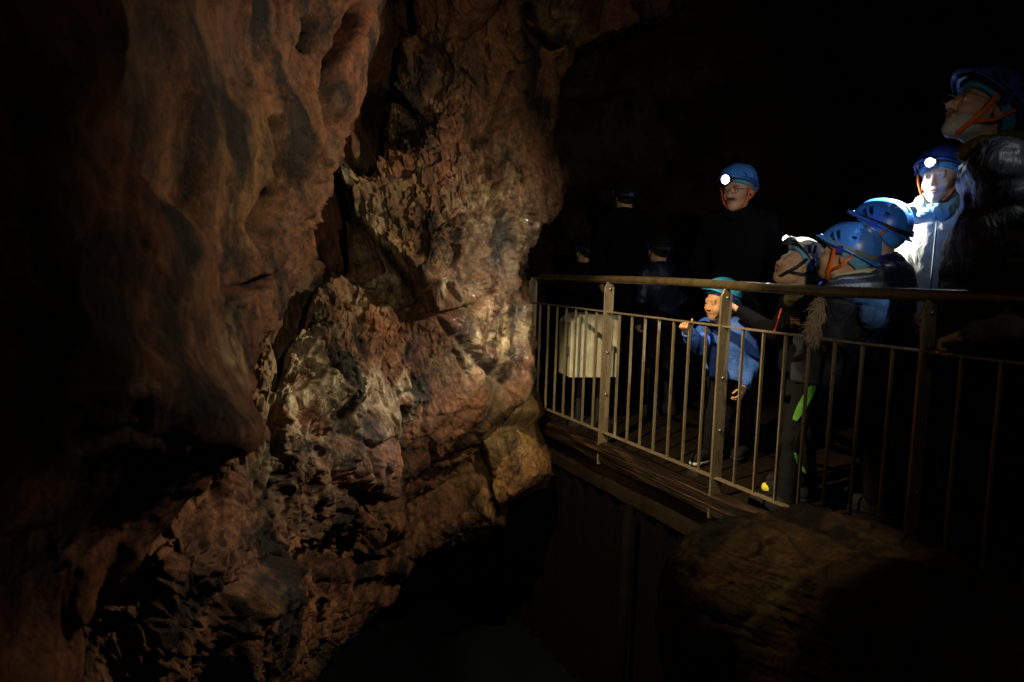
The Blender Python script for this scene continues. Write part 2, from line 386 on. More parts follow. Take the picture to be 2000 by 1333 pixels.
# ------------------------------------------------------------------ rock masses
def tps(ctrl, px, py):
    C = np.array(ctrl, float); x = C[:, :2]/1000; n = len(C)
    def ph(r2): return np.where(r2 > 0, r2*np.log(np.maximum(r2, 1e-12)), 0)
    K = ph(((x[:, None]-x[None])**2).sum(-1))+np.eye(n)*2e-3
    P = np.c_[np.ones(n), x]; A = np.block([[K, P], [P.T, np.zeros((3, 3))]])
    w = np.linalg.solve(A, np.r_[C[:, 2], 0, 0, 0]); q = np.stack([px, py], -1)/1000; out = w[n]+w[n+1]*q[..., 0]+w[n+2]*q[..., 1]
    for i in range(n): out = out+w[i]*ph(((q-x[i])**2).sum(-1))
    return out
def pdist(poly, px, py):
    d = np.full(px.shape, 1e9)
    for a, b in zip(poly[:-1], poly[1:]):
        ax_, ay = a[:2]; bx_, by = b[:2]; L = (bx_-ax_)**2+(by-ay)**2
        t = np.clip(((px-ax_)*(bx_-ax_)+(py-ay)*(by-ay))/L, 0, 1); d = np.minimum(d, np.hypot(px-ax_-t*(bx_-ax_), py-ay-t*(by-ay)))
    return d
def grid_faces(nv, nu):
    i = np.arange((nv-1)*(nu-1)); r = i//(nu-1); c = i % (nu-1); a = r*nu+c
    return np.stack([a, a+nu, a+nu+1, a+1], 1)
def gnormal(P):
    du = np.gradient(P, axis=1); dv = np.gradient(P, axis=0); N = np.cross(dv, du)
    return N/np.maximum(np.linalg.norm(N, axis=-1), 1e-9)[..., None]
def blur(A, n):
    for _ in range(n):
        B = A.copy(); B[1:-1] = (A[:-2]+A[2:]+2*A[1:-1])/4; A = B.copy(); A[:, 1:-1] = (B[:, :-2]+B[:, 2:]+2*B[:, 1:-1])/4
    return A
def bump_at(px, py, x, y, rx, ry, ang=0):
    c, s = math.cos(math.radians(ang)), math.sin(math.radians(ang)); u = (px-x)*c+(py-y)*s; v = -(px-x)*s+(py-y)*c
    return np.exp(-(u/rx)**2-(v/ry)**2)

def rock_sheet_(rows, cols, wrapn, left, right, y0, y1, ctrl, shape, wrapdir, wraplen, disp, rnd=60, rnddep=.4, shapeY=None):
    v = np.linspace(0, 1, rows)[:, None]; u = np.linspace(0, 1, cols)[None, :]
    py = y0+(y1-y0)*v+0*u
    xr = np.interp(py[:, 0], [p[1] for p in right], [p[0] for p in right])[:, None]; xl = np.interp(py[:, 0], [p[1] for p in left], [p[0] for p in left])[:, None]
    px = xl+(xr-xl)*u
    Y = tps(ctrl, px, py)+(shapeY(px, py) if shapeY else 0)
    e = np.clip((px-(xr-rnd))/rnd, 0, 1); Y = Y+rnddep*(1-np.sqrt(np.maximum(0, 1-e*e*.96)))
    P = unp(px, py, Y)
    t = (np.arange(1, wrapn+1)/wrapn)[None, :, None]**1.5*wraplen
    W = P[:, -1:, :]+t*np.array(wrapdir)[None, None, :]
    P = np.concatenate([P, W], 1)
    px = np.concatenate([px, np.repeat(px[:, -1:], wrapn, 1)], 1); py = np.concatenate([py, np.repeat(py[:, -1:], wrapn, 1)], 1)
    S = blur(P.copy(), 14); N = gnormal(S)
    d, at = disp(P, px, py); shp = shape(px, py); shp[:, -wrapn:] = shp[:, -wrapn:]*np.exp(-np.arange(wrapn)/3.0)[None]; d = d-shp
    P = P+N*d[..., None]
    return P, {k: a.ravel() for k, a in at.items()}

def rock_disp(P, seed, rough, amp=1.0):
    W = P+.045*np.stack([fbm(P*1.6, 2, seed+i) for i in (11, 12, 13)], -1)+np.array([.18, 0, -.12])*P[..., 2:3]
    Q = W*np.array([1, 1, .72])
    f1, c1, _ = facet(Q/.62, seed+1); f2, c2, _ = facet((Q+.02*fbm(P*9, 2, seed+2)[..., None])/.23, seed+20)
    f3, c3, r3 = facet((Q*np.array([1, 1, .75])+.008*fbm(P*22, 2, seed+3)[..., None])/.085, seed+40)
    f4, c4, r4 = facet(Q/.032, seed+60)
    n = fbm(P*2.2, 5, seed+5)
    d = .34*f1+.18*f2*(.4+.8*rough)+.13*f3*(.10+rough)+.075*f4*(.10+rough)+.030*np.clip(1-2.6*np.abs(fbm(Q*7, 3, seed+8)), 0, 1)**2*(.2+rough)+.05*n+.014*fbm(P*12, 3, seed+6, .55)
    d -= .05*np.exp(-(c1/.05)**2)*.8 + .03*np.exp(-(c2/.07)**2)*(.3+rough) + .012*np.exp(-(c3/.1)**2)*rough
    d += .022*rough*(r3-.5)
    tpl = P@np.array([-.42, .15, .86])/.36+.35*vnoise(P*1.3, seed+90)+.05*vnoise(P*7, seed+91); fr_ = tpl-np.floor(tpl)
    d -= .030*np.exp(-((fr_-.5)/.035)**2)*np.clip(.3+vnoise(P*1.9, seed+92), 0, 1)
    return d*amp

# ---- near rock (left foreground, out of focus)
fg_edge = [(770, -320), (757, 0), (745, 60), (722, 120), (705, 200), (694, 260), (672, 320), (655, 352), (640, 400), (610, 430), (596, 480), (585, 560), (558, 640), (535, 700), (505, 760), (494, 850), (455, 892), (420, 925), (355, 985), (300, 1040), (200, 1150), (160, 1230), (130, 1333), (90, 1620)]
fg_ctrl = [(-250, -300, 1.0), (-250, 400, .9), (-250, 1000, .95), (-250, 1600, 1.0), (0, 0, 1.15), (0, 400, 1.02), (0, 640, .97), (0, 1000, 1.12), (0, 1333, 1.3),
    (250, 0, 1.6), (250, 300, 1.5), (250, 540, 1.42), (200, 665, 1.33), (310, 770, 1.45), (450, 860, 1.67), (480, 0, 2.3), (480, 300, 2.1), (450, 600, 1.95), (400, 700, 1.8), (700, 0, 3.0), (650, 300, 2.75),
    (560, 600, 2.35), (495, 780, 1.95), (300, 900, 1.54), (150, 900, 1.36), (400, 925, 1.68), (200, 1100, 1.62), (100, 1250, 1.6), (760, -300, 3.1), (60, 1600, 1.6)]
fg_cracks = [([(543, 235), (547, 294), (557, 346), (551, 385)], 8, .16), ([(551, 385), (541, 420), (531, 458)], 17, .30), ([(632, 250), (622, 294), (598, 322)], 9, .12), ([(655, 215), (672, 250)], 12, .15),
    ([(532, 550), (505, 565), (472, 578), (462, 622)], 9, .14), ([(79, 390), (84, 472), (89, 520)], 12, .12), ([(255, 60), (226, 105)], 12, .12), ([(110, 235), (58, 280)], 14, .1), ([(700, 20), (660, 120), (650, 190)], 12, .18), ([(610, 40), (604, 90)], 10, .12)]
def fg_shape(px, py):
    s = 0*px
    for pl, w, d in fg_cracks: s = s+d*np.exp(-(pdist(pl, px, py)/w)**2)
    s -= .03*np.exp(-(pdist([(-100, 560), (60, 600), (180, 650), (300, 720), (400, 800), (470, 850)], px, py)/38)**2)
    return s
def fg_disp(P, px, py):
    rough = np.clip(.25+.6*fbm(P*1.1, 3, 70)+.5*bump_at(px, py, 590, 430, 90, 200), .05, .8)
    d = rock_disp(P, 130, rough, .32)-.012*fbm(P*2.2, 3, 105)
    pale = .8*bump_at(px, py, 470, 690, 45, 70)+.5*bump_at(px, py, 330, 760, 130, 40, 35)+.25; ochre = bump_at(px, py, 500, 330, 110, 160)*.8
    wet = .08+.2*bump_at(px, py, 430, 80, 160, 90)
    return d, dict(pale=np.clip(pale-.15, 0, 1)*.5, ochre=ochre, wet=wet)
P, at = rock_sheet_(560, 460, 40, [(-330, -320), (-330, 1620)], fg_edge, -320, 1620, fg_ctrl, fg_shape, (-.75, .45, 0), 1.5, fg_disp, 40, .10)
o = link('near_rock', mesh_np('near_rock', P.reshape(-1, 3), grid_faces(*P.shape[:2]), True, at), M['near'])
tag(o, 'reddish brown rock nearest the camera, out of focus at the left', 'rock')

# ---- middle rock buttress
pe = [(1150, -320), (1147, 0), (1138, 40), (1118, 72), (1084, 118), (1084, 200), (1087, 280), (1098, 320), (1106, 346), (1100, 385), (1092, 402), (1066, 432), (1052, 452), (1036, 490), (1030, 530), (1033, 640), (1040, 740), (1052, 800), (1066, 850), (1086, 895), (1090, 930), (1074, 952), (1020, 978), (968, 1008), (905, 1048), (835, 1092), (775, 1132), (760, 1182), (700, 1240), (640, 1300), (540, 1400), (420, 1620)]
pl_left = [(x-330, y) for x, y in fg_edge]
p_ctrl = [(400, -300, 4.2), (700, -300, 4.6), (1150, -300, 4.1), (1100, 20, 4.35), (940, 60, 4.4), (780, 60, 4.65), (740, 200, 4.65), (1040, 250, 4.75), (880, 250, 4.35), (1080, 350, 4.75), (960, 400, 4.25), (850, 420, 4.05), (700, 400, 4.15),
    (620, 400, 4.2), (600, 540, 3.85), (700, 560, 3.85), (850, 600, 3.85), (980, 600, 4.3), (1030, 620, 4.85), (560, 700, 3.35), (540, 850, 3.1), (700, 780, 3.6), (860, 780, 3.95), (1040, 780, 4.45), (1080, 920, 4.15), (900, 960, 4.25),
    (650, 950, 3.35), (500, 1000, 2.95), (760, 1120, 3.9), (560, 1150, 3.05), (350, 1050, 2.5), (300, 1250, 2.35), (180, 1333, 2.2), (450, 1333, 2.75), (640, 1300, 3.3), (0, 1500, 2.0), (400, 1620, 2.7), (300, 800, 3.2), (200, 1100, 2.6), (300, 300, 4.0)]
_over = [(1075, 560), (1045, 650), (1005, 735), (960, 790), (905, 850), (850, 900), (800, 960), (780, 1040), (640, 1060), (500, 1120)]
def p_shape(px, py):
    s = 0*px
    for pl, w, d in [([(765, -100), (758, 60), (735, 150)], 26, .8), ([(715, 180), (705, 300)], 20, .4), ([(668, 300), (645, 400), (632, 440)], 22, .7), ([(690, 470), (640, 480), (590, 520), (570, 610)], 26, .35),
        ([(1026, 20), (1040, 70), (1066, 100)], 11, .3), ([(548, 800), (558, 880)], 14, .25), ([(668, 565), (760, 568), (850, 560)], 6, .12), ([(975, 300), (990, 340), (965, 400)], 7, .12), ([(900, 60), (960, 0)], 12, .3), ([(1000, 150), (960, 260)], 8, .12),
        ([(540, 600), (555, 680), (540, 740)], 13, .25), ([(830, 620), (930, 600), (960, 560)], 6, .08), ([(745, 150), (800, 215)], 10, .2), ([(600, 470), (720, 390), (850, 320)], 7, .14), ([(880, 470), (930, 480)], 10, .12), ([(785, 800), (770, 900), (740, 1000)], 10, .15)]:
        s = s+d*np.exp(-(pdist(pl, px, py)/w)**2)
    s = s-.22*np.exp(-(pdist([(690, 260), (680, 340), (692, 385)], px, py)/13)**2)-.12*np.exp(-(pdist([(735, 125), (800, 205)], px, py)/9)**2)
    s = s-.07*np.exp(-(pdist([(610, 480), (735, 395), (860, 325)], px, py)/9)**2)
    return s
def p_shapeY(px, py):
    s = 0*px    # the bulge stands proud of the yellow stone below it
    oy = np.interp(px, [p[0] for p in _over][::-1], [p[1] for p in _over][::-1]); k = 1/(1+np.exp(-(py-oy)/7)); return s+.38*k*np.clip((px-520)/250, 0, 1)*np.clip((1090-py)/60+1, .4, 1)

def p_disp(P, px, py):
    rough = .14+.80*bump_at(px, py, 600, 780, 130, 260)+.75*bump_at(px, py, 960, 480, 110, 190, -10)+.6*bump_at(px, py, 720, 330, 120, 130)+.7*bump_at(px, py, 350, 1180, 230, 250)+.45*fbm(P*1.4, 3, 71)
    rough = rough*(1-.75*bump_at(px, py, 960, 880, 130, 130)); rough = np.clip(rough, .08, 1.1)
    edge = np.clip((px-900)/160, 0, 1); d = rock_disp(P, 300, rough, .62-.18*edge)
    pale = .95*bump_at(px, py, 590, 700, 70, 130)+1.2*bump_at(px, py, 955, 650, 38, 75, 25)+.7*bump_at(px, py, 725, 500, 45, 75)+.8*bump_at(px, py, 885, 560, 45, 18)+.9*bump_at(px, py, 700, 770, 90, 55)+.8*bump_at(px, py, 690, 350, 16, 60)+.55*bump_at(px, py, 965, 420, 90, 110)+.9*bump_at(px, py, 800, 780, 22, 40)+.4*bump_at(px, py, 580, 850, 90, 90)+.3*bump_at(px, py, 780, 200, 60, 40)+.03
    below = 1/(1+np.exp(-(py-np.interp(px, [p[0] for p in _over][::-1], [p[1] for p in _over][::-1]))/8))
    ochre = np.clip(1.1*below*bump_at(px, py, 970, 820, 130, 120)+.5*bump_at(px, py, 1035, 640, 25, 160)+.5*bump_at(px, py, 1110, 60, 60, 60)+.35*bump_at(px, py, 720, 500, 60, 90), 0, 1)
    wet = np.clip(.08+1.4*bump_at(px, py, 990, 590, 110, 130)+.8*bump_at(px, py, 1020, 470, 60, 70)+.5*bump_at(px, py, 760, 800, 110, 70)+.4*bump_at(px, py, 710, 900, 70, 50), 0, 1)
    return d, dict(pale=np.clip(pale, 0, 1), ochre=ochre, wet=wet)
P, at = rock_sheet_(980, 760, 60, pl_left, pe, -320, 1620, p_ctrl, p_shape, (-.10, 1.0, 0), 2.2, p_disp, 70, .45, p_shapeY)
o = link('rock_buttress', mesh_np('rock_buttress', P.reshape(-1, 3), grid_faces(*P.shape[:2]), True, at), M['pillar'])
tag(o, 'sharply lit brown rock buttress with wet cream streaks, ending where the railing starts', 'rock')

# ---- ceiling lip
lip = lambda px: np.interp(px, [900, 1075, 1140, 1230, 1400, 2200], [215, 128, 92, 48, -40, -200])
v = np.linspace(0, 1, 120)[:, None]; u = np.linspace(0, 1, 200)[None]
px = 900+900*u+0*v; py = lip(px)-(1-v)*420; Y = 6.2+.5*(1-v)-.5*(px-1000)/900
P0 = unp(px, py, Y); W = P0[-1:]+np.array([0, 1.6, .25])*np.linspace(.02, 1, 30)[:, None, None]; Pl = np.concatenate([P0, W], 0)
N = gnormal(blur(Pl, 4)); Pl = Pl+N*(rock_disp(Pl, 500, .4+0*Pl[..., 0], .4))[..., None]
z = np.zeros(Pl.shape[0]*Pl.shape[1])
o = link('rock_ceiling', mesh_np('rock_ceiling', Pl.reshape(-1, 3), grid_faces(*Pl.shape[:2]), True, dict(pale=z, ochre=z, wet=z)), M['pillar'])
tag(o, 'dim brown ceiling rock sloping up behind the buttress', 'ceiling')

# ---- cave shell (walls, roof) and pit
nu, nv = 260, 150
th = np.linspace(0, 2*math.pi, nu)[None]; ph = np.linspace(-math.pi/2, math.pi/2, nv)[:, None]
sx = np.sign(np.cos(th))*np.abs(np.cos(th))**.8; sy = np.sign(np.sin(th))*np.abs(np.sin(th))**.8
Ps = np.stack([.6+4.6*np.cos(ph)**.6*sx, 3.2+5.6*np.cos(ph)**.6*sy, .9+3.1*np.sin(ph)+0*th], -1)
N = Ps-np.array([.6, 3.2, .9]); N /= np.linalg.norm(N, axis=-1)[..., None]
dd = fbm(Ps*.7, 4, 9)*.6+facet(Ps/.9, 33)[0]*.45+facet(Ps/.33, 34)[0]*.12; dd[:, -1] = dd[:, 0]
Ps = Ps+N*dd[..., None]; z = np.zeros(nu*nv)
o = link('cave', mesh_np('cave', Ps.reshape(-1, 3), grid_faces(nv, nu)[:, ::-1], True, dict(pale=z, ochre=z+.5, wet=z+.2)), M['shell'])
tag(o, kind='structure')

# ---- pool in the pit
gx, gy = np.meshgrid(np.linspace(-3, 5.5, 40), np.linspace(-2, 8, 40)); Pw = np.stack([gx, gy, 0*gx-1.75], -1)
o = link('water', mesh_np('water', Pw.reshape(-1, 3), grid_faces(40, 40), True), M['water']); tag(o, kind='structure')
# ------------------------------------------------------------------ walkway, railing, cabinet, boulder
RD = np.array([-.4264, .9045, 0]); RN = np.array([.9045, .4264, 0]); RO = np.array([2.653-.4714*3.455, 3.455, 0])
def RP(s, t, z): return RO+RD*s+RN*t+np.array([0, 0, z])
class MB:
    def __init__(s): s.V = []; s.F = []
    def add(s, V, F):
        o = len(s.V); s.V += [tuple(v) for v in V]; s.F += [tuple(o+i for i in f) for f in F]; return s
    def box(s, fr, a, b):
        """fr maps (x,y,z)->world; box from a to b"""
        V = [fr(x, y, z) for x in (a[0], b[0]) for y in (a[1], b[1]) for z in (a[2], b[2])]
        return s.add(V, [(0, 1, 3, 2), (4, 6, 7, 5), (0, 4, 5, 1), (2, 3, 7, 6), (0, 2, 6, 4), (1, 5, 7, 3)])
    def tube(s, pts, r, n=10, cap=True, flat=1.0):
        P = [np.array(p, float) for p in pts]; R = r if hasattr(r, '__len__') else [r]*len(P); rings = []; up = None
        for i, p in enumerate(P):
            d = P[min(i+1, len(P)-1)]-P[max(i-1, 0)]; d /= max(1e-9, np.linalg.norm(d))
            if up is None: up = np.array([0, 0, 1.]) if abs(d[2]) < .9 else np.array([0, 1., 0])
            a = np.cross(up, d); a /= np.linalg.norm(a); b = np.cross(d, a); up = b
            rings.append([p+R[i]*(a*math.cos(2*math.pi*k/n)*flat+b*math.sin(2*math.pi*k/n)) for k in range(n)])
        V = [v for q in rings for v in q]; F = [(i*n+k, i*n+(k+1) % n, (i+1)*n+(k+1) % n, (i+1)*n+k) for i in range(len(P)-1) for k in range(n)]
        if cap: F += [tuple(range(n))[::-1], tuple((len(P)-1)*n+k for k in range(n))]
        return s.add(V, F)
    def build(s, name, mat, parent=None, smooth=False, bevel=0):
        me = bpy.data.meshes.new(name); me.from_pydata([tuple(map(float, v)) for v in s.V], [], s.F); me.update()
        me.polygons.foreach_set('use_smooth', [smooth]*len(me.polygons))
        o = link(name, me, mat, parent)
        if bevel:
            b = o.modifiers.new('bevel', 'BEVEL'); b.width = bevel; b.segments = 2; b.limit_method = 'ANGLE'
        return o

# deck slab with an uneven timber edge
n1, n2 = 160, 90
ss, tt = np.meshgrid(np.linspace(-3.2, 3.4, n1), np.linspace(.06, 3.6, n2), indexing='ij')
P = RO+RD*ss[..., None]+RN*tt[..., None]; P[..., 2] = .012*fbm(P*2.5, 4, 41)
Pd = np.concatenate([P[:, :1]-np.array([0, 0, .3]), P], 1)
o = link('walkway', mesh_np('walkway', Pd.reshape(-1, 3), grid_faces(*Pd.shape[:2]), True), M['mud']); tag(o, kind='structure')
ns, na = 700, 26
s_ = np.linspace(-3.2, 2.6, ns)[:, None]; prof = np.array([(.059, .03), (.03, .035), (-.01, .034), (-.03, .025), (-.038, .01), (-.04, -.01), (-.038, -.03), (-.03, -.06), (-.02, -.09), (.03, -.11)])
tl = np.linspace(0, len(prof)-1, na); pt = np.interp(tl, range(len(prof)), prof[:, 0])[None]; pz = np.interp(tl, range(len(prof)), prof[:, 1])[None]
P = RO+RD*s_[..., None]+RN*(pt+0*s_)[..., None]; P = P+np.array([0, 0, 1.])*(pz+0*s_)[..., None]
g = fbm(np.stack([s_*1.6+0*pt, pt*30+0*s_, pz*26+0*s_], -1), 5, 43)
P = P-RN*(.012*g)[..., None]+np.array([0, 0, 1.])*(.022*fbm(np.stack([s_*1.1+0*pt, 0*pt+0*s_, pz*8+0*s_], -1), 4, 44))[..., None]
o = link('timber_beam', mesh_np('timber_beam', P.reshape(-1, 3), grid_faces(ns, na), True, dict(grain=np.stack([s_+0*pt, pt+0*s_, pz+0*s_], -1).reshape(-1, 3))), M['plank'])
tag(o, 'wet weathered timber beam along the walkway edge under the railing', 'beam')
# sheet-pile wall under the walkway
s_ = np.linspace(-3.2, 2.6, 1200); off = .10+.018*np.clip(np.sin(s_*2*math.pi/.19)*2, -1, 1)+.01*vnoise(np.stack([s_*3, 0*s_, 0*s_], -1), 4)
P = np.stack([RO+RD*s_[:, None]+RN*off[:, None]+np.array([0, 0, z]) for z in (-.10, -.6, -1.2, -1.9)], 1)
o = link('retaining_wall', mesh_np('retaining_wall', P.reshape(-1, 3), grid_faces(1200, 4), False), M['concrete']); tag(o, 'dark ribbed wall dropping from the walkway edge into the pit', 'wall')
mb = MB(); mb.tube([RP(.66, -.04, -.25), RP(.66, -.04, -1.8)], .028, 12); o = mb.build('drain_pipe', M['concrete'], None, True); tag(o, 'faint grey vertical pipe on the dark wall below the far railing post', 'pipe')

# railing
rl = empty('railing', tuple(RP(0, 0, 0)), 0, 'long rusty steel railing with handrail, posts and thin bars along the walkway', 'railing')
off = Vector(tuple(RP(0, 0, 0)))
def loc(o): o.location = -off; return o
BAY = .934*1.1056
fr = lambda s, t, z: RP(s, t, z)
mb = MB(); mb.tube([RP(s, .0, 1.05+.004*math.sin(s*3)) for s in np.linspace(-3, 2.05, 40)], .0225, 20); loc(mb.build('handrail', M['rail'], rl, True))
for nm, z0, z1, hw in (('middle_rail', .848, .856, .016), ('bottom_rail', .098, .106, .016)):
    mb = MB()
    for k in range(-3, 3):
        a, b = k*BAY-BAY+.0062, k*BAY-.0062
        if a < -3: continue
        mb.box(fr, (a, -hw, z0), (b, hw, z1))
    mb.box(fr, (2*BAY+.0062, -hw, z0), (2.1*BAY, hw, z1))
    loc(mb.build(nm, M['steel'], rl, False, .0015))
for k in range(-2, 3):
    s0 = k*BAY; mb = MB()
    zs = [(-.10, .033), (1.0, .033), (1.035, .014)]
    V = []; 
    for z, w in zs: V += [fr(s0-.006, -w, z), fr(s0-.006, w, z), fr(s0+.006, w, z), fr(s0+.006, -w, z)]
    F = [(0, 3, 2, 1), (8, 9, 10, 11)]
    for i in (0, 4):
        for j in range(4): F.append((i+j, i+(j+1) % 4, i+4+(j+1) % 4, i+4+j))
    mb.add(V, F); p = loc(mb.build('post', M['steel'], rl, False, .0015))
    for z in (.99, .60, .34, -.05):
        b = MB(); b.tube([fr(s0-.006, .004, z), fr(s0-.012, .004, z)], .009, 8); q = b.build('bolt', M['bolt'], p, True)
    if k > -3:
        for j in range(1, 8):
            sb = s0-BAY+j*BAY/8
            if sb < -2.6: continue
            mb = MB(); mb.box(fr, (sb-.004, -.0075, .1062), (sb+.004, .0075, .8478)); loc(mb.build('baluster', M['steel'], rl, False, .001))
for j in (1,):
    sb = 2*BAY+j*BAY/8; mb = MB(); mb.box(fr, (sb-.004, -.0075, .1062), (sb+.004, .0075, .8478)); loc(mb.build('baluster', M['steel'], rl, False, .001))

# cabinet
ca = empty('cabinet', (.565, 5.02, 0), math.radians(14), 'cream ribbed metal cabinet behind the far end of the railing', 'cabinet')
id3 = lambda x, y, z: np.array([x, y, z])
mb = MB(); xs = np.linspace(-.20, .14, 221); rib = .012*(np.abs(((xs+.2)/.062) % 1-.5) < .33).astype(float); rib = np.convolve(np.pad(rib, 2, 'edge'), np.ones(5)/5, 'valid')
top = .80-.05*np.clip((-.14-xs)/.06, 0, 1); V = []; F = []
for x, r, tz in zip(xs, rib, top): V += [(x, -.12-r, .37), (x, -.12-r, tz), (x, .14, tz), (x, .14, .37)]
for i in range(len(xs)-1):
    for j in range(4): F.append((4*i+j, 4*i+(j+1) % 4, 4*i+4+(j+1) % 4, 4*i+4+j))
F += [(0, 3, 2, 1), tuple(4*(len(xs)-1)+j for j in (0, 1, 2, 3))]
mb.add(V, F); mb.build('housing', M['cabinet'], ca)
mb = MB(); mb.box(id3, (-.215, -.10, .52), (-.2005, -.04, .58)); mb.build('latch', M['cabinet_dark'], ca, False, .003)
mb = MB(); mb.box(id3, (-.235, -.09, .735), (-.2005, -.03, .75)); mb.build('hinge', M['cabinet_dark'], ca, False, .003)
mb = MB(); mb.tube([(-.05, .1, .03), (-.05, .1, .369)], .02, 10); mb.tube([(.1, .1, .03), (.1, .1, .369)], .02, 10); mb.box(id3, (-.15, 0, .0), (.18, .2, .03)); mb.build('stand', M['lamp_black'], ca)

# boulder below the railing
nu, nv = 520, 380
th = np.linspace(0, 2*math.pi, nu)[None]; ph = np.linspace(-math.pi/2, math.pi/2, nv)[:, None]
e = .48
sg = lambda x, p: np.sign(x)*np.abs(x)**p
L = np.stack([1.02*sg(np.cos(ph), e)*sg(np.cos(th), e), .36*sg(np.cos(ph), e)*sg(np.sin(th), e), .60*sg(np.sin(ph), e)+0*th], -1)
ca_, sa_ = math.cos(math.radians(-50)), math.sin(math.radians(-50))
BC = np.array([1.36, 1.86, -.36])
L[..., 2] += .07*np.exp(-((L[..., 0]+.55)/.4)**2)*(L[..., 2] > 0)-.02*np.clip((L[..., 0]-.1), 0, 1)*(L[..., 2] > 0)
Pb = np.stack([L[..., 0]*ca_-L[..., 1]*sa_, L[..., 0]*sa_+L[..., 1]*ca_, L[..., 2]], -1)+BC
N = gnormal(Pb); c0 = Pb-BC
sgn = np.sign((N*c0).sum()); N = N*sgn
d = .10*fbm(Pb*1.6, 4, 51)+.045*facet(Pb/.3, 52)[0]+.018*facet(Pb/.11, 57)[0]+.012*fbm(np.stack([L[..., 0]*4, L[..., 1]*22, L[..., 2]*22], -1), 5, 53)+.004*fbm(np.stack([L[..., 0]*14, L[..., 1]*70, L[..., 2]*70], -1), 3, 54)
d[:, -1] = d[:, 0]; Pb = Pb+N*d[..., None]; z = np.zeros(nu*nv)
o = link('boulder', mesh_np('boulder', Pb.reshape(-1, 3), grid_faces(nv, nu), True, dict(pale=z, ochre=z+.15, wet=z)), M['boulder'])
tag(o, 'large dark rounded boulder in front of the railing, dimly lit along its crest', 'boulder')
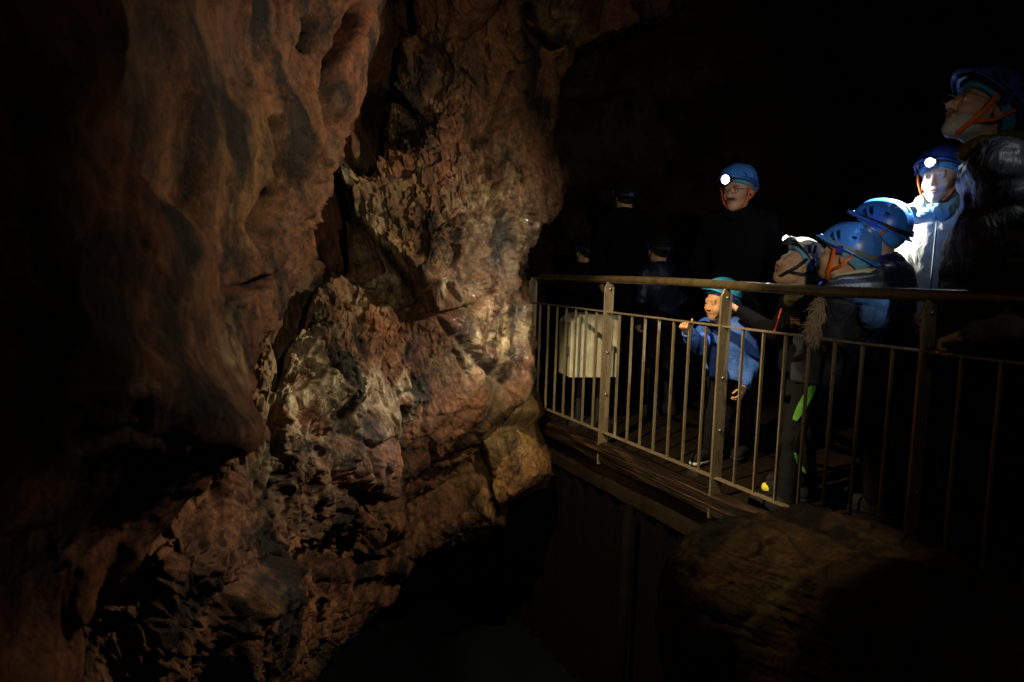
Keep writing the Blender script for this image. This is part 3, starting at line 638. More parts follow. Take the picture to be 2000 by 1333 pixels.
# ------------------------------------------------------------------ people
def Rz(a): c, s = math.cos(a), math.sin(a); return np.array([[c, -s, 0], [s, c, 0], [0, 0, 1.]])
def Rx(a): c, s = math.cos(a), math.sin(a); return np.array([[1., 0, 0], [0, c, -s], [0, s, c]])
def Ry(a): c, s = math.cos(a), math.sin(a); return np.array([[c, 0, s], [0, 1., 0], [-s, 0, c]])
D2R = math.pi/180
_cache = {}
def helmet_meshes():
    """shell, band, liner, chin strap in head space (face towards -Y)"""
    if _cache: return _cache
    g = np.arange(-.19, .20, .0034)
    C = (0, .004, .036); tilt = Rx(-9*D2R)
    def half(S, z0, Mx, keep=1):
        X, Y, Z = S.pts((slice(None),)*3, Mx, (0, 0, z0)); d = -keep*Z; S.D = np.maximum(S.D, d)
    # shell
    S = SDF(np.arange(-.15, .151, .0034), np.arange(-.21, .20, .0034), np.arange(-.09, .18, .0034))
    S.ell(C, (.104, .130, .118), None, 0, 'u', 2.25)
    X, Y, Z = S.pts((slice(None),)*3, None, (0, .004, .036))
    # raised spine and side swage
    sp = .0035*np.exp(-(X/.022)**2)+.003*np.exp(-((np.abs(X)-.058)/.010)**2); S.D = S.D-sp
    S.ell(C, (.093, .119, .107), None, 0, 's')
    zr = .024+.044*np.clip(-Y/.13, -1, 1)-.016*np.clip(Y/.13, 0, 1)**2      # rim height front to back
    rim = zr-Z-.022
    # flared lip
    q = np.sqrt((X/.107)**2+((Y+.004)/.135)**2); lipd = np.maximum(np.abs(q-1)*.107-.0075, np.abs(Z-(zr-.020)+.10*(q-1)*1)-.0042)
    pk = np.maximum(np.maximum((np.sqrt((X/.099)**2+((Y+.010)/.145)**2)-1)*.099, -(q-.93)*.113), np.abs(Z-(zr-.020))-.0035); pk = np.maximum(pk, Y+.05)
    S.D = np.maximum(S.D, rim)
    S.D = np.minimum(S.D, np.minimum(lipd, pk))
    for sx in (-1, 1):
        for (y, z, a, hx) in ((-.058, .072, 30, .0085), (-.032, .084, 20, .0075), (.040, .078, -25, .010), (.046, .098, -25, .009)):
            S.bx((sx*.083, .004+y, z+.01), (.030, hx, .0055 if y > 0 else .012), Rx(a*D2R)@Ry(sx*38*D2R), 0, 's', .002)
        S.bx((sx*.024, .095, .10), (.006, .022, .05), Rx(-40*D2R), 0, 's', .002)
    V, Q = S.mesh(); V = relax(V, Q, 1, .35); _cache['shell'] = mesh_np('helmet_shell', V, Q)
    # elastic band
    S = SDF(np.arange(-.15, .151, .0036), np.arange(-.18, .19, .0036), np.arange(-.06, .10, .0036))
    S.ell(C, (.1085, .1345, .122), None, 0, 'u', 2.25); S.ell(C, (.1035, .1295, .117), None, 0, 's', 2.25)
    X, Y, Z = S.pts((slice(None),)*3, None, (0, 0, 0)); cz = .042-.036*np.clip(Y/.12, -1, 1)
    S.D = np.maximum(S.D, np.abs(Z-cz)-.0125); V, Q = S.mesh(); V = relax(V, Q, 1, .3); _cache['band'] = mesh_np('lamp_band', V, Q)
    # liner
    S = SDF(np.arange(-.12, .121, .004), np.arange(-.14, .15, .004), np.arange(-.10, .14, .004))
    S.ell((0, .008, .018), (.089, .113, .105), None, 0, 'u', 2.2); X, Y, Z = S.pts((slice(None),)*3)
    S.D = np.maximum(np.maximum(S.D, (.008+.044*np.clip(-Y/.1, -1, 1)-.05*np.clip(Y/.1, 0, 1))-Z), Z-.062-.02*(Y<0)); V, Q = S.mesh()
    n = fbm(V*38, 3, 5); V = V+vnormals(V, Q)*(.0035*n)[:, None]; _cache['liner'] = mesh_np('liner', V, Q)
    # chin strap : ribbons each side to under the chin
    mb = MB()
    for sx in (-1, 1):
        mb.tube([(sx*.096, -.028, .030), (sx*.086, -.038, -.03), (sx*.068, -.052, -.075), (sx*.04, -.058, -.108), (0, -.060, -.120)], .0095, 8, True, .38)
        mb.tube([(sx*.096, .05, .012), (sx*.086, .01, -.04), (sx*.068, -.048, -.073)], .007, 8, True, .38)
    o = mb.build('tmp', None, None, True); _cache['strap'] = o.data; bpy.data.objects.remove(o)
    for nm, a, b in (('clipa', (-.1145, -.015, .012), (-.108, .013, .046)), ('clipb', (.108, -.015, .012), (.1145, .013, .046)), ('clipc', (-.015, .136, -.008), (.015, .144, .020))):
        mb = MB(); mb.box(id3, a, b); o = mb.build('tmp', None, None, False); _cache[nm] = o.data; bpy.data.objects.remove(o)
    # headlamp
    return _cache
def headlamp(parent, lens, r=.019):
    mb = MB(); mb.box(id3, (-.028, -.150, .046), (.028, -.124, .086)); n = len(mb.F)
    mb.tube([(0, -.150, .066), (0, -.160, .066)], [r+.004, r+.003], 20); n2 = len(mb.F)
    mb.tube([(0, -.1602, .066), (0, -.164, .066), (0, -.1665, .066)], [r, r*.8, r*.3], 20)
    o = mb.build('headlamp', M['lamp_black'], parent, False, .002); o.data.materials.append(lens)
    for i, p in enumerate(o.data.polygons):
        if i >= n2: p.material_index = 1
    return o
def own(me, mat, name, parent):
    m2 = me.copy(); m2.materials.clear(); o = link(name, m2, mat, parent); return o

def hand_mesh(R, w, s, curl, side):
    """R: columns = (thumbward, fingerward, back-of-hand); w wrist; s scale"""
    g = .0042*s/1.0
    A = lambda v: w+R@(np.array(v)*s)
    S = SDF(np.arange(w[0]-.16*s, w[0]+.16*s, g), np.arange(w[1]-.16*s, w[1]+.16*s, g), np.arange(w[2]-.16*s, w[2]+.16*s, g))
    S.ell(A((0, .048, 0)), (.040*s, .050*s, .017*s), R.tolist(), .006, 'u', 2.6); S.cone(A((0, -.05, 0)), A((0, .02, 0)), .026*s, .024*s, .015)
    for i, (x, l) in enumerate(((.030, .070), (.010, .080), (-.011, .074), (-.030, .058))):
        a = np.array([x, .088-(.006 if i in (0, 3) else 0), 0]); r = .0092-(.001*i*.6)
        p = a; ang = 0; P = [p]
        for j, f in enumerate((.45, .31, .24)):
            ang += curl*(1, 1.1, .7)[j]*(1+.12*i); p = p+l*f*np.array([x*.10, math.cos(ang), -math.sin(ang)]); P.append(p)
        for j in range(3): S.cone(A(P[j]), A(P[j+1]), (r-.0008*j)*s, (r-.0008*(j+1))*s, .002)
    S.cone(A((.030, .025, -.004)), A((.056, .055, -.014-.02*curl)), .0125*s, .0105*s, .008); S.cone(A((.056, .055, -.014-.02*curl)), A((.058, .088, -.026-.03*curl)), .0105*s, .0088*s, .002)
    V, Q = S.mesh(); return relax(V, Q, 1, .4), Q

def person(label, base, yaw, H, head, hyaw=0, hpitch=0, hroll=0, hs=None, girth=1.0, arms=None, skin='skin', jacket='j_dark', trousers='t_dark', helmet='helmet_blue', liner='liner', strap='strap_orange', band='strap_black', lamp=None,
           hair=None, brows=None, beard=0, moustache=0, grey=0, mouth=0, eyes=True, quilt=0, hem=None, feet=None, knees=None, lampr=.019, group='visitors in caving helmets', hand=True, fine=.0045, detail=True, soles=None, hatp=0, chd=(0, 0, 0)):
    R0 = Rz(yaw*D2R); b3 = np.array([base[0], base[1], 0.])
    root = empty('person', tuple(b3), yaw*D2R, label, 'person', group)
    loc_ = lambda p: R0.T@(np.array(p, float)-b3)
    hc = loc_(head); hs = hs or (.95 if H > 1.5 else .88); s = hs; brows = brows if brows is not None else (.85 if H > 1.5 else .3); k = H/1.75
    gth = girth*(k if k > .85 else .5*k+.45)
    R = Rz(hyaw*D2R)@Rx(-hpitch*D2R)@Ry(hroll*D2R); Rl = R.tolist()
    A = lambda v: hc+R@(np.array(v, float)*s)
    nb = hc+np.array([0, .035*s, -.155*s])            # neck base
    hip = np.array([0, .0, .52*H]); ch = nb*.5+np.array([0, 0, .5*(.80*H)]); ch = np.array([nb[0]*.75, nb[1]*.75+.01, nb[2]-.14*k])+np.array(chd)
    sw = .165*k*(1.08 if k < .8 else 1)*(.9+.1*girth)
    sh = [np.array([nb[0]*.9+q*sw, nb[1]*.9+.01, nb[2]-.045*k]) for q in (-1, 1)]
    if arms is None: arms = [None, None]
    AR = []
    for q, a, s_h in zip((-1, 1), arms, sh):
        if a is None: el = s_h+np.array([q*.05*k, .03*k, -.27*k]); wr = el+np.array([-q*.06*k, -.14*k, -.19*k]); cu = .5
        else: el = loc_(a[0]); wr = loc_(a[1]); cu = a[2] if len(a) > 2 else .5
        AR.append((s_h, el, wr, cu))
    feet = [np.array([q*.09*k, -.0, .0]) for q in (-1, 1)] if feet is None else [loc_((f[0], f[1], 0)) for f in feet]
    kn = [(np.array([q*.09*k, 0, hip[2]])*.5+f*.5+np.array([0, -.03*k, .02*k])) for q, f in zip((-1, 1), feet)]
    if knees is not None: kn = [loc_(x) for x in knees]
    # ---- body
    lo = min(-.42*k, hc[0]-.2)-.05; hi = max(.42*k, hc[0]+.2)+.05
    allp = np.array([hc, nb]+[x for a in AR for x in a[:3]]+feet+kn); mn = allp.min(0)-.17; mx = allp.max(0)+.17
    hr = .135*s
    S = SDF(axis(mn[0], mx[0], hc[0]-hr, hc[0]+hr, fine, .022), axis(mn[1], mx[1], hc[1]-hr-.01, hc[1]+hr, fine, .022), axis(-.02, hc[2]+.2, hc[2]-.16*s, hc[2]+.15*s, fine, .022))
    S.ell(A((0, .012, .032)), (.076*s, .094*s, .086*s), Rl, 0)
    S.ell(A((0, -.042, -.028)), (.060*s, .055*s, .082*s), Rl, .02*s)
    S.ell(A((0, -.068, -.094)), (.030*s, .026*s, .020*s), Rl, .025*s)
    S.cone(A((-.045, -.02, -.075)), A((0, -.07, -.098)), .020*s, .018*s, .02*s); S.cone(A((.045, -.02, -.075)), A((0, -.07, -.098)), .020*s, .018*s, .02*s)
    kid = H < 1.5; ck = 1.45 if kid else 1.0; nk = .78 if kid else 1.0
    if kid: S.ell(A((0, -.058, -.058)), (.050*s, .040*s, .048*s), Rl, .02*s)
    for q in (-1, 1):
        S.ell(A((q*.036, -.074, -.036)), (.020*ck*s, .018*ck*s, .020*ck*s), Rl, .02*s)
        S.ell(A((q*.031, -.108, .004)), (.019*s, .016*s, .012*s), Rl, .010*s, 's')
        S.ell(A((q*.031, -.0845, .003)), (.0150*s, .0135*s, .0115*s), Rl, .003*s)
        S.ell(A((q*.079, .012, -.004)), (.008*s, .019*s, .031*s), Rl, .006*s); S.ell(A((q*.085, .006, -.002)), (.005*s, .010*s, .018*s), Rl, .004*s, 's')
    S.cone(A((-.036, -.084, .021)), A((.036, -.084, .021)), .0105*s, .0105*s, .012*s)
    S.cone(A((0, -.094, .002 if kid else .006)), A((0, -.112 if kid else -.116, -.030)), .0085*nk*s, .0125*nk*s, .012*s)
    for q in (-1, 1): S.ell(A((q*.0125, -.108, -.034)), (.0085*s, .010*s, .008*s), Rl, .006*s); S.ell(A((q*.007, -.113, -.043)), (.004*s, .005*s, .004*s), Rl, .002*s, 's')
    S.ell(A((0, -.095, -.060)), (.024*s, .010*s, .0065*s), Rl, .006*s); S.ell(A((0, -.092, -.071)), (.020*s, .010*s, .0070*s), Rl, .005*s)
    S.ell(A((0, -.108, -.0655-.003*mouth)), (.018*s, .014*s, (.0022+.006*mouth)*s), Rl, .003*s, 's')
    S.cone(A((0, .020, -.06)), nb+np.array([0, 0, -.02]), .050*s, .056*s, .03*s)
    # trunk and limbs (under the clothes)
    S.cone(ch, hip+np.array([0, 0, .02]), .105*k, .105*k, .05); S.cone(sh[0], sh[1], .05*k, .05*k, .06)
    for q, a, f, kk in zip((-1, 1), AR, feet, kn):
        S.cone(a[0], a[1], .042*k, .034*k, .03); S.cone(a[1], a[2], .034*k, .024*k, .02)
        hj = hip+np.array([q*.08*k, 0, 0]); S.cone(hj, kk, .072*k, .048*k, .03); S.cone(kk, f+np.array([0, .02*k, .08*k]), .046*k, .034*k, .02); S.cone(f+np.array([0, .03*k, .05*k]), f+np.array([0, -.10*k, .035*k]), .032*k, .028*k, .02)
    V, Q = S.mesh(); V = relax(V, Q, 1, .3)
    Vs = [V]; Qs = [Q]; n = len(V)
    if hand:
        for q, a in zip((-1, 1), AR):
            d = a[2]-a[1]; d /= np.linalg.norm(d); up = np.array([0, 0, 1.]); th = np.cross(d, up)*q; th = th/max(np.linalg.norm(th), 1e-3)
            if np.linalg.norm(th) < .5: th = np.array([0, -1., 0])
            bk = np.cross(th, d)*1.0; bk /= np.linalg.norm(bk); th = np.cross(d, bk)
            if abs(d[2]) > .7: th, bk = np.array([0, -1., 0])-d*(-d[1]), None; th /= np.linalg.norm(th); bk = np.cross(th, d)*(1)
            Rh = np.stack([th, d, bk], 1)
            hv, hq = hand_mesh(Rh, a[2]+d*.015, .95*(k if k > .85 else .35+.55*k), a[3], q)
            Vs.append(hv); Qs.append(hq+n); n += len(hv)
    V = np.concatenate(Vs); Q = np.concatenate(Qs)
    L = (V-hc)@R/s
    lip = np.exp(-((L[:, 2]+.065)/.008)**2-(L[:, 0]/.022)**2)*(L[:, 1] < -.085)
    hd = np.zeros(len(V))
    for q in (-1, 1): hd = np.maximum(hd, brows*np.exp(-((L[:, 2]-.021-.004*np.cos((L[:, 0]-q*.032)/.012))/.0045)**2-((L[:, 0]-q*.032)/.017)**4)*(L[:, 1] < -.07)); hd = np.maximum(hd, (.55 if H > 1.5 else .25)*np.exp(-((L[:, 2]-.009)/.0022)**2-((L[:, 0]-q*.031)/.012)**4)*(L[:, 1] < -.09))
    if mouth: hd = np.maximum(hd, .9*np.exp(-((L[:, 2]+.069)/.005)**2-(L[:, 0]/.015)**2)*(L[:, 1] > -.101)*(L[:, 1] < -.08))
    gr = np.zeros(len(V))
    if moustache: hd = np.maximum(hd, moustache*np.exp(-((L[:, 2]+.051+.25*np.abs(L[:, 0])**1.0*.25)/.0085)**4-(L[:, 0]/.034)**6)*(L[:, 1] < -.07))
    if beard:
        bz = np.clip((-.040-.35*np.clip(-L[:, 1]-.02, 0, .1)*0-L[:, 2]-.018*np.clip((L[:, 1]+.06)/.06, -1, 1)*-1)/.012, 0, 1)*np.clip((L[:, 2]+.135)/.01, 0, 1)*(L[:, 1] < .01)*(1-lip*.9)
        hd = np.maximum(hd, beard*bz); gr = bz*grey
    cap = np.clip((L[:, 2]-(.055-.9*np.clip(L[:, 1]+.03, 0, .09)))/.006, 0, 1)*(np.abs(L).max(1) < .16)*(1 if hair is None else 1); hd = np.maximum(hd, cap*(hair != 'none'))
    me = mesh_np('body', V, Q, True, dict(lip=np.clip(lip, 0, 1), hair=np.clip(hd, 0, 1), grey=gr)); link('body', me, M[skin], root)
    if eyes:
        for q in (-1, 1):
            u, v = np.meshgrid(np.linspace(0, 2*math.pi, 17), np.linspace(-math.pi/2, math.pi/2, 11)); E = np.stack([np.cos(v)*np.cos(u), np.sin(v), np.cos(v)*np.sin(u)], -1).reshape(-1, 3)
            iris = (E[:, 1] < -.86).astype(float); eo = link('eye', mesh_np('eye', (hc+(E*.0122*s+np.array([q*.031, -.0858, .0015])*s)@R.T), grid_faces(11, 17), True, dict(iris=iris)), M['eye'], root)
    # ---- jacket
    hemz = hem if hem is not None else hip[2]-.06*k
    S = SDF(np.arange(mn[0]-.02, mx[0]+.02, .011), np.arange(mn[1]-.02, mx[1]+.02, .011), np.arange(max(-.02, min(hemz-.03, min(AR[0][2][2], AR[1][2][2])-.08)), nb[2]+.12, .011))
    tw = .150*gth; td = .118*gth
    S.ell(ch, (tw+.015, td+.01, .20*k), None, 0, 'u', 2.4)
    mid = ch*.45+hip*.55; S.ell(mid, (tw, td, .24*k), None, .05, 'u', 2.6); S.ell(np.array([hip[0], hip[1], hemz+.06*k]), (tw+.01, td+.012, .17*k), None, .05, 'u', 3)
    S.cone(sh[0], sh[1], .062*gth, .062*gth, .07*k); S.cone(ch+np.array([0, 0, .08*k]), nb, .085*gth, .066*s, .05)
    S.D[:, :, :max(1, np.searchsorted(S.ax[2], hemz))] = 1
    for a in AR: S.cone(a[0], a[1], .062*gth, .053*gth, .035*k); S.cone(a[1], a[2], .053*gth, .041*gth, .02)
    for a in AR: # open cuff
        d = a[2]-a[1]; d /= np.linalg.norm(d); S.cone(a[2]-d*.01, a[2]+d*.07, .031*gth, .033*gth, .0, 's')
    S.cone(nb+np.array([0, -.01, -.0]), A((0, .01, -.06)), .055*s, .07*s, 0, 's')
    V, Q = S.mesh(); V = relax(V, Q, 3, .5); N = vnormals(V, Q)
    seed = int(abs(base[0]*1000)) % 97
    d = .011*fbm(V*np.array([6, 6, 9])+seed, 3, seed)+.010*np.abs(fbm(V*np.array([9, 9, 4])+seed, 3, seed+4))
    if quilt:
        zz = V[:, 2]+.012*fbm(V*5, 2, 3); d = d+quilt*(np.abs(np.sin(math.pi*zz/.085))**.55-.5)+.004*fbm(V*np.array([14, 14, 30]), 3, 8)
    V = V+N*d[:, None]
    link('jacket', mesh_np('jacket', V, Q), M[jacket], root)
    # ---- trousers
    S = SDF(np.arange(mn[0], mx[0], .012), np.arange(mn[1], mx[1], .012), np.arange(.03*k, hip[2]+.1, .012))
    S.ell(hip, (.135*gth, .105*gth, .12*k), None, 0)
    for q, f, kk in zip((-1, 1), feet, kn):
        hj = hip+np.array([q*.075*k, 0, -.02]); S.cone(hj, kk, .082*gth, .060*gth, .03); S.cone(kk, f+np.array([0, .03*k, .07*k]), .060*gth, .052*gth, .02)
    V, Q = S.mesh(); V = relax(V, Q, 2, .5); V = V+vnormals(V, Q)*(.010*fbm(V*np.array([8, 8, 11]), 3, seed+9))[:, None]
    link('trousers', mesh_np('trousers', V, Q), M[trousers], root)
    for i, f in enumerate(feet):
        S = SDF(np.arange(f[0]-.1, f[0]+.1, .007), np.arange(f[1]-.24*k-.05, f[1]+.15, .007), np.arange(-.03, .16, .007))
        S.ell(f+np.array([0, -.055*k, .035]), (.047*k**.5, .14*k**.8, .045), None, 0, 'u', 2.6); S.cone(f+np.array([0, .03*k, .05]), f+np.array([0, .03*k, .11*k]), .045*k**.7, .045*k**.7, .03)
        S.D[:, :, :np.searchsorted(S.ax[2], .015)] = 1; V, Q = S.mesh(); V = relax(V, Q, 1, .4); sho = link('shoe', mesh_np('shoe', V, Q), M['shoe'], root)
        S = SDF(np.arange(f[0]-.1, f[0]+.1, .007), np.arange(f[1]-.24*k-.05, f[1]+.15, .007), np.arange(-.03, .06, .005))
        S.ell(f+np.array([0, -.055*k, .016]), (.049*k**.5, .145*k**.8, .018), None, 0, 'u', 3); S.D[:, :, :np.searchsorted(S.ax[2], .001)] = 1; V, Q = S.mesh(); link('sole', mesh_np('sole', V, Q), M['sole'] if soles else M['shoe'], sho)
    # ---- helmet
    if helmet:
        hm = helmet_meshes(); Mx = Matrix.Translation(Vector(hc)) @ Matrix(R.tolist()).to_4x4() @ Matrix.Rotation(-hatp*D2R, 4, 'X') @ Matrix.Scale(s*1.0, 4)
        h = own(hm['shell'], M[helmet], 'helmet', root); h.matrix_local = Mx
        own(hm['band'], M[band], 'lamp_band', h); 
        if detail:
            for nm in ('clipa', 'clipb', 'clipc'): own(hm[nm], M['clip'], 'clip', h)
        own(hm['strap'], M[strap], 'chin_strap', h)
        if lamp: headlamp(h, M[lamp], lampr)
        l = own(hm['liner'], M[liner], 'liner', root); l.matrix_local = Mx
    return dict(root=root, hc=hc, R=R, s=s, nb=nb, A=A, loc=loc_, AR=AR, k=k, gth=gth, ch=ch, sh=sh, hip=hip, kn=kn, feet=feet, helmet=h if helmet else None)

def ring(name, p, c, rx, ry, rt, rzt, mat, seed=1, tilt=0, knit=None, wob=.01, drop=.03):
    """fabric ring round the neck"""
    nu, nv = 120, 28; u = np.linspace(0, 2*math.pi, nu)[None]; v = np.linspace(0, 2*math.pi, nv)[:, None]
    x = (rx+rt*np.cos(v))*np.sin(u); y = -(ry+rt*np.cos(v))*np.cos(u); z = rzt*np.sin(v)-drop*np.cos(u)
    P = np.stack([x, y, z+0*x], -1); n = fbm(P*14+seed, 3, seed); n2 = np.abs(fbm(P*np.array([10, 10, 28])+seed, 2, seed+3)); N = gnormal(P); N *= np.sign((N*np.stack([np.cos(v)*np.sin(u), -np.cos(v)*np.cos(u), np.sin(v)+0*u], -1)).sum())
    dd = wob*n+wob*1.2*n2; dd[:, -1] = dd[:, 0]; dd[-1] = dd[0]; P = P+N*dd[..., None]
    P = P@Rx(tilt*D2R).T+np.array(c); at = None
    if knit:
        m = ((np.sin(v) > -.55) & (np.sin(v) < .35) & (np.cos(v) > 0)).astype(float)+0*u
        at = dict(knit=np.stack([u*knit+0*v, v*3.0+0*u, m], -1).reshape(-1, 3))
    return link(name, mesh_np(name, P.reshape(-1, 3), grid_faces(nv, nu), True, at), mat, p['root'])
def blob(name, p, prims, mat, g=.006, wob=.006, fr=14, seed=3, rel=2):
    P = np.array([q[1] for q in prims]+[q[2] for q in prims if q[0] == 'c']); mr = max([max(q[2]) if q[0] == 'e' else max(q[3], q[4]) for q in prims])+.03
    a, b = P.min(0)-mr, P.max(0)+mr; S = SDF(*[np.arange(a[i], b[i], g) for i in range(3)])
    for q in prims:
        if q[0] == 'e': S.ell(q[1], q[2], q[3] if len(q) > 3 else None, .01, 'u', 2.3)
        else: S.cone(q[1], q[2], q[3], q[4], .012)
    V, Q = S.mesh(); V = relax(V, Q, rel, .5); V = V+vnormals(V, Q)*(wob*fbm(V*fr, 4, seed))[:, None]
    return link(name, mesh_np(name, V, Q), mat, p['root'])
def at(px, py, Y): return unp(px, py, Y)
def glasses(p):
    mb = MB(); A = p['A']
    for q in (-1, 1):
        mb.tube([A((q*.033+.024*math.cos(t), -.116, .001+.017*math.sin(t))) for t in np.linspace(0, 2*math.pi, 17)], .0014, 6, False)
        mb.tube([A((q*.057, -.115, .006)), A((q*.083, -.06, .008)), A((q*.086, .0, .005)), A((q*.084, .02, -.012))], .0015, 6)
    mb.tube([A((-.009, -.117, .005)), A((0, -.120, .007)), A((.009, -.117, .005))], .0013, 6); mb.build('glasses', M['glasses'], p['root'], True)

# ---- tall man at the right, profile, looking up
p = person('tall grey bearded man in black padded jacket and dark blue helmet, looking up left', (1.86, 2.86), -118, 1.80, at(1917, 220, 2.72), hyaw=30, hpitch=24, hs=1.06, girth=1.36,
    chd=(0, .06, -.16),
    arms=[((2.02, 3.05, 1.12), (1.84, 2.98, .90), .8), ((1.92, 2.60, 1.14), (1.66, 2.76, 1.00), .8)], skin='skin_ruddy', jacket='j_black', trousers='t_dark', helmet='helmet_deep', liner='liner', beard=1, grey=1, hair='grey', quilt=.012, moustache=.7, hem=.82)
glasses(p); ring('collar', p, p['nb']+np.array([0, .005, .035]), .068, .078, .022, .040, M['olive'], 4, -14)
# ---- woman in the pale jacket
p = person('smiling woman in cream jacket and blue helmet with lit headlamp, beside the tall man', (2.06, 3.50), -38, 1.74, at(1838, 346, 3.42), hyaw=-10, hpitch=-6, hs=.97, skin='skin_pale', jacket='j_white', trousers='t_jean', helmet='helmet_deep', lamp='led', lampr=.021, hem=.84, fine=.0038, brows=.5)
ring('scarf', p, p['nb']+np.array([0, -.022, .028]), .070, .075, .028, .042, M['scarf_pale'], 6, 10, None, .012)
r_ = p['nb']
for q in (-1, 1): blob('collar_flap', p, [('e', r_+np.array([q*.085, -.06, -.035]), (.06, .012, .045), (Rz(-q*.5)@Ry(-q*.5)).tolist())], M['collar_grey'], .004, .003)
mb = MB(); mb.tube([r_+np.array([.012, -.128-.02*t, -.07-.42*t]) for t in np.linspace(0, 1, 9)], .004, 6); mb.build('zip', M['collar_grey'], p['root'], True)
# ---- man with the moustache
p = person('man with moustache and glasses in dark jacket, blue helmet with the brightest headlamp', (1.36, 4.36), -30, 1.72, at(1442, 371, 4.2), hyaw=-14, hpitch=-8, hs=.95, arms=[((1.13, 4.44, 1.16), (1.30, 4.52, 1.0), .7), ((1.60, 4.50, 1.16), (1.45, 4.55, 1.0), .7)], skin='skin_ruddy', jacket='j_dark', moustache=1, lamp='led', lampr=.027, hem=.8, helmet='helmet_blue', fine=.004)
glasses(p); ring('collar', p, p['nb']+np.array([0, -.01, .03]), .062, .066, .022, .040, M['j_dark'], 9, 8)
# ---- child with white helmet
pw = p = person('child in white helmet with small lit headlamp, face turned up, mouth open', (1.50, 3.62), -84, 1.26, at(1560, 522, 3.5), hyaw=-2, hpitch=24, hatp=14, hs=.92, jacket='j_dark', helmet='helmet_white', strap='strap_black', band='strap_black', lamp='led_small', lampr=.016, mouth=1, liner='liner_pale', fine=.004,
    arms=[((1.40, 3.80, .80), (1.20, 3.86, .92), .9), ((1.48, 3.46, .74), (1.50, 3.58, .62), .7)])
ring('collar', p, p['nb']+np.array([0, -.01, .02]), .058, .062, .02, .026, M['olive'], 8, 12)
mb = MB(); mb.tube([p['nb']+np.array([-.0, -.105-.03*t, -.06-.12*t]) for t in np.linspace(0, 1, 6)], .005, 6); mb.build('zip', M['red'], p['root'], True)
c1 = p['loc'](at(1554, 634, 3.42)); f1 = lambda x, y, z: c1+np.array([y, x, z])
mb = MB(); mb.box(f1, (-.028, -.006, -.020), (.028, .0, .034)); lb = mb.build('label_patch', M['j_maroon'], p['root'], False, .002)
mb = MB(); mb.box(f1, (-.024, .0005, .020), (.024, .002, .025)); mb.build('label_band', M['grey_patch'], lb)
tc = bpy.data.curves.new('label_text', 'FONT'); tc.body = '5010'; tc.size = .026; tc.extrude = .0006; tc.align_x = 'CENTER'; tc.align_y = 'CENTER'
to = bpy.data.objects.new('label_text', tc); COL.objects.link(to); dg = bpy.context.evaluated_depsgraph_get(); me = bpy.data.meshes.new_from_object(to.evaluated_get(dg)); bpy.data.objects.remove(to)
to = link('label_text', me, M['yellow'], lb)
to.matrix_local = Matrix(((0, 0, 1, c1[0]+.0012), (1, 0, 0, c1[1]), (0, 1, 0, c1[2]+.004), (0, 0, 0, 1)))
# ---- child with bright blue helmet by the rail
p = person('child in bright blue helmet, fur trimmed dark jacket and patterned snood, at the handrail', (1.42, 3.28), -132, 1.32, at(1655, 502, 3.06), hyaw=0, hpitch=14, hatp=-9, hs=.93, jacket='j_char', helmet='helmet_blue', band='strap_grey', liner='liner_pale', hem=.62,
    arms=[((1.38, 3.38, .80), (1.40, 3.30, .72), .7), ((1.36, 3.02, .82), (1.40, 3.20, .74), .9)], feet=[(1.42, 3.46), (1.27, 3.24)])
ring('snood', p, p['nb']+np.array([0, -.004, .018]), .078, .086, .024, .030, M['snood'], 10, -8, 6, .006)
ring('snood_fold', p, p['nb']+np.array([0, -.004, .050]), .068, .076, .014, .022, M['snood'], 12, -10, 6, .005)
ring('fleece_lining', p, p['nb']+np.array([0, -.004, .066]), .064, .072, .010, .016, M['cream'], 11, -12, None, .005)
blob('hood', p, [('e', p['nb']+np.array([.03, .10, -.07]), (.12, .05, .085)), ('e', p['nb']+np.array([.09, .03, -.03]), (.06, .06, .035)), ('e', p['nb']+np.array([-.09, .03, -.03]), (.06, .06, .035))], M['hood_blue'], .006, .012)
rng = np.random.RandomState(4)
def tufts(name, p, path, n, ln, mat, spread=.012, down=.3):
    mb = MB(); path = np.array(path)
    for i in range(n):
        t = rng.rand()*(len(path)-1); j = int(t); a = path[j]*(1-t+j)+path[min(j+1, len(path)-1)]*(t-j)+rng.randn(3)*spread
        d = rng.randn(3)*.38+np.array([0, -.25, -down]); d /= np.linalg.norm(d); b = a+d*ln*(.5+rng.rand()); c = (a+b)/2+rng.randn(3)*.004
        mb.tube([a, c, b], [.0022, .0019, .0003], 4, False)
    return mb.build(name, mat, p['root'], True)
fp = [p['loc'](at(x, y, Y)) for x, y, Y in ((1607, 582, 2.99), (1600, 605, 2.97), (1592, 625, 2.95), (1588, 645, 2.94), (1592, 662, 2.94))]
tufts('fur_trim', p, fp, 1300, .032, M['fur'], .010, 1.1)
def strip(name, p, pts, w, mat, nrm):
    mb = MB(); V = []; F = []
    for x, y, Y, ww in pts:
        a, b = p['loc'](at(x-ww, y-ww*.25, Y)), p['loc'](at(x+ww, y+ww*.25, Y)); bk = p['loc'](at(x, y, Y+.012)); V += [a, b, b+(bk-(a+b)/2), a+(bk-(a+b)/2)]
    for i in range(len(pts)-1):
        for j in range(4): F.append((4*i+j, 4*i+(j+1) % 4, 4*i+4+(j+1) % 4, 4*i+4+j))
    F += [(0, 1, 2, 3), tuple(4*(len(pts)-1)+j for j in (3, 2, 1, 0))]; mb.add(V, F); return mb.build(name, mat, p['root'])
_A = p
for f in p['feet'][:1]: blob('toe_cap', p, [('e', f+np.array([0, -.165*p['k'], .034]), (.036, .04, .028))], M['shoe_yellow'], .004, .002)
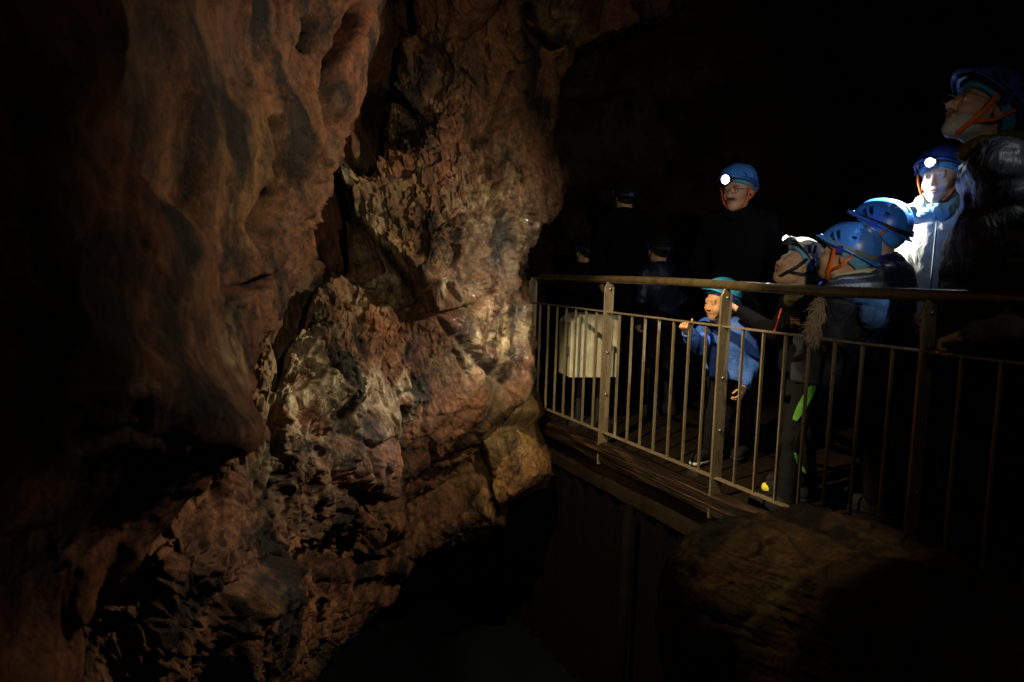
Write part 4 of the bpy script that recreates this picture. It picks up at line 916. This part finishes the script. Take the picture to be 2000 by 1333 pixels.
# ---- second blue helmet, behind
p = person('child in blue helmet and navy padded jacket, directly below the woman in cream', (1.76, 3.36), -130, 1.44, at(1716, 455, 3.28), hyaw=0, hpitch=6, hs=.98, jacket='j_navy', helmet='helmet_blue', band='strap_black', quilt=.008, hem=.68)
# ---- little boy in blue
boy = person('small boy in bright blue jacket and cyan helmet holding the middle rail, face lit', (1.28, 4.13), -42, 1.07, at(1408, 588, 4.08), hyaw=-24, hpitch=-12, hroll=4, hs=.86, skin='skin_brown', jacket='j_blue', trousers='t_dark', helmet='helmet_cyan', strap='strap_black', band='strap_black', liner='liner',
    arms=[(at(1366, 676, 3.86), at(1344, 650, 3.74), 1.35), ((1.38, 4.05, .62), (1.31, 3.98, .48), .6)], hatp=12, hem=.50, girth=1.12, fine=.0034, soles=True, feet=[(1.14, 4.11), (1.24, 4.21)])
p = boy; blob('shoulder_panel', p, [('c', p['sh'][1]+np.array([-.02, .03, .035]), p['sh'][1]+np.array([.035, .02, -.0]), .036, .036), ('c', p['sh'][1]+np.array([-.02, .03, .035]), p['nb']+np.array([0, .07, .02]), .036, .03)], M['beige'], .005, .006)
blob('hood', p, [('e', p['nb']+np.array([0, .05, .01]), (.085, .06, .045)), ('e', p['nb']+np.array([.02, .09, -.03]), (.09, .04, .06))], M['j_blue'], .006, .008)
ring('neck_warmer', p, p['nb']+np.array([0, -.01, .022]), .054, .058, .018, .030, M['j_navy'], 14, 5)
# ---- person at the right edge
p = person('person in dark grey jacket cut off by the right edge of the view', (2.13, 2.42), -75, 1.56, (2.10, 2.40, 1.42), hs=.95, jacket='j_grey', helmet='helmet_deep', arms=[((1.95, 2.70, 1.02), (1.78, 2.60, .95), .6), (at(1965, 640, 2.30), at(1895, 655, 2.38), .8)], fine=.007)
# ---- figures in the dark at the back
p = person('tallest dark silhouette at the back, left of the brightest headlamp', (.92, 5.75), -170, 1.76, at(1222, 385, 5.7), jacket='j_dark', helmet='helmet_dark', liner='strap_black', strap='strap_black', fine=.008, eyes=False, group='dark figures at the back')
p = person('shorter dark silhouette nearest the rock edge, behind the cabinet', (.66, 6.1), -150, 1.44, at(1145, 492, 6.0), jacket='j_dark', helmet='helmet_dark', liner='strap_black', strap='strap_black', fine=.008, eyes=False, group='dark figures at the back')
p = person('shorter dark silhouette between the tallest one and the man with moustache', (1.17, 5.5), -160, 1.42, at(1288, 488, 5.4), jacket='j_navy', helmet='helmet_dark', liner='strap_black', strap='strap_black', fine=.008, eyes=False, group='dark figures at the back')

# ---- the lime flash on the trouser leg, laid on the cloth
from mathutils.bvhtree import BVHTree
def decal(name, p, target, path, halfw, mat, lift=.004):
    tr = [c for c in p['root'].children if c.name.split('.')[0] == target][0]
    me = tr.data; bv = BVHTree.FromPolygons([v.co for v in me.vertices], [tuple(q.vertices) for q in me.polygons])
    n = 40; path = np.array(path, float); t = np.linspace(0, len(path)-1, n); cx = np.interp(t, range(len(path)), path[:, 0]); cy = np.interp(t, range(len(path)), path[:, 1])
    dx, dy = np.gradient(cx), np.gradient(cy); L = np.hypot(dx, dy); nx, ny = -dy/L, dx/L; co = p['loc'](CAM); V = []; F = []
    for i in range(n):
        w = halfw*(.35+.65*math.sin(math.pi*(i+.6)/(n+.2))**.6); row = []
        for j in range(9):
            s_ = (j/4-1)*w; tg = p['loc'](at(cx[i]+nx[i]*s_, cy[i]+ny[i]*s_, 3.0)); d = Vector(tg-co).normalized(); h = bv.ray_cast(Vector(co), d)
            row.append(None if h[0] is None else h[0]+h[1]*lift*(1 if h[1].dot(d) < 0 else -1))
        V.append(row)
    idx = {}; P = []
    for i in range(n):
        for j in range(9):
            if V[i][j] is not None: idx[(i, j)] = len(P); P.append(tuple(V[i][j]))
    for i in range(n-1):
        for j in range(8):
            k = [(i, j), (i+1, j), (i+1, j+1), (i, j+1)]
            if all(q in idx for q in k):
                q4 = [Vector(P[idx[q]]) for q in k]
                if max((q4[0]-q4[2]).length, (q4[1]-q4[3]).length) < .05: F.append(tuple(idx[q] for q in k))
    if F:
        mb = MB(); mb.add(P, F); o = mb.build(name, mat, tr, True); sd = o.modifiers.new('thick', 'SOLIDIFY'); sd.thickness = .003; sd.offset = 0
decal('lime_stripe', _A, 'trousers', [(1590, 752), (1572, 785), (1552, 822)], 9, M['green'])
decal('lime_stripe', _A, 'trousers', [(1552, 885), (1560, 905), (1574, 925)], 3.5, M['green'])
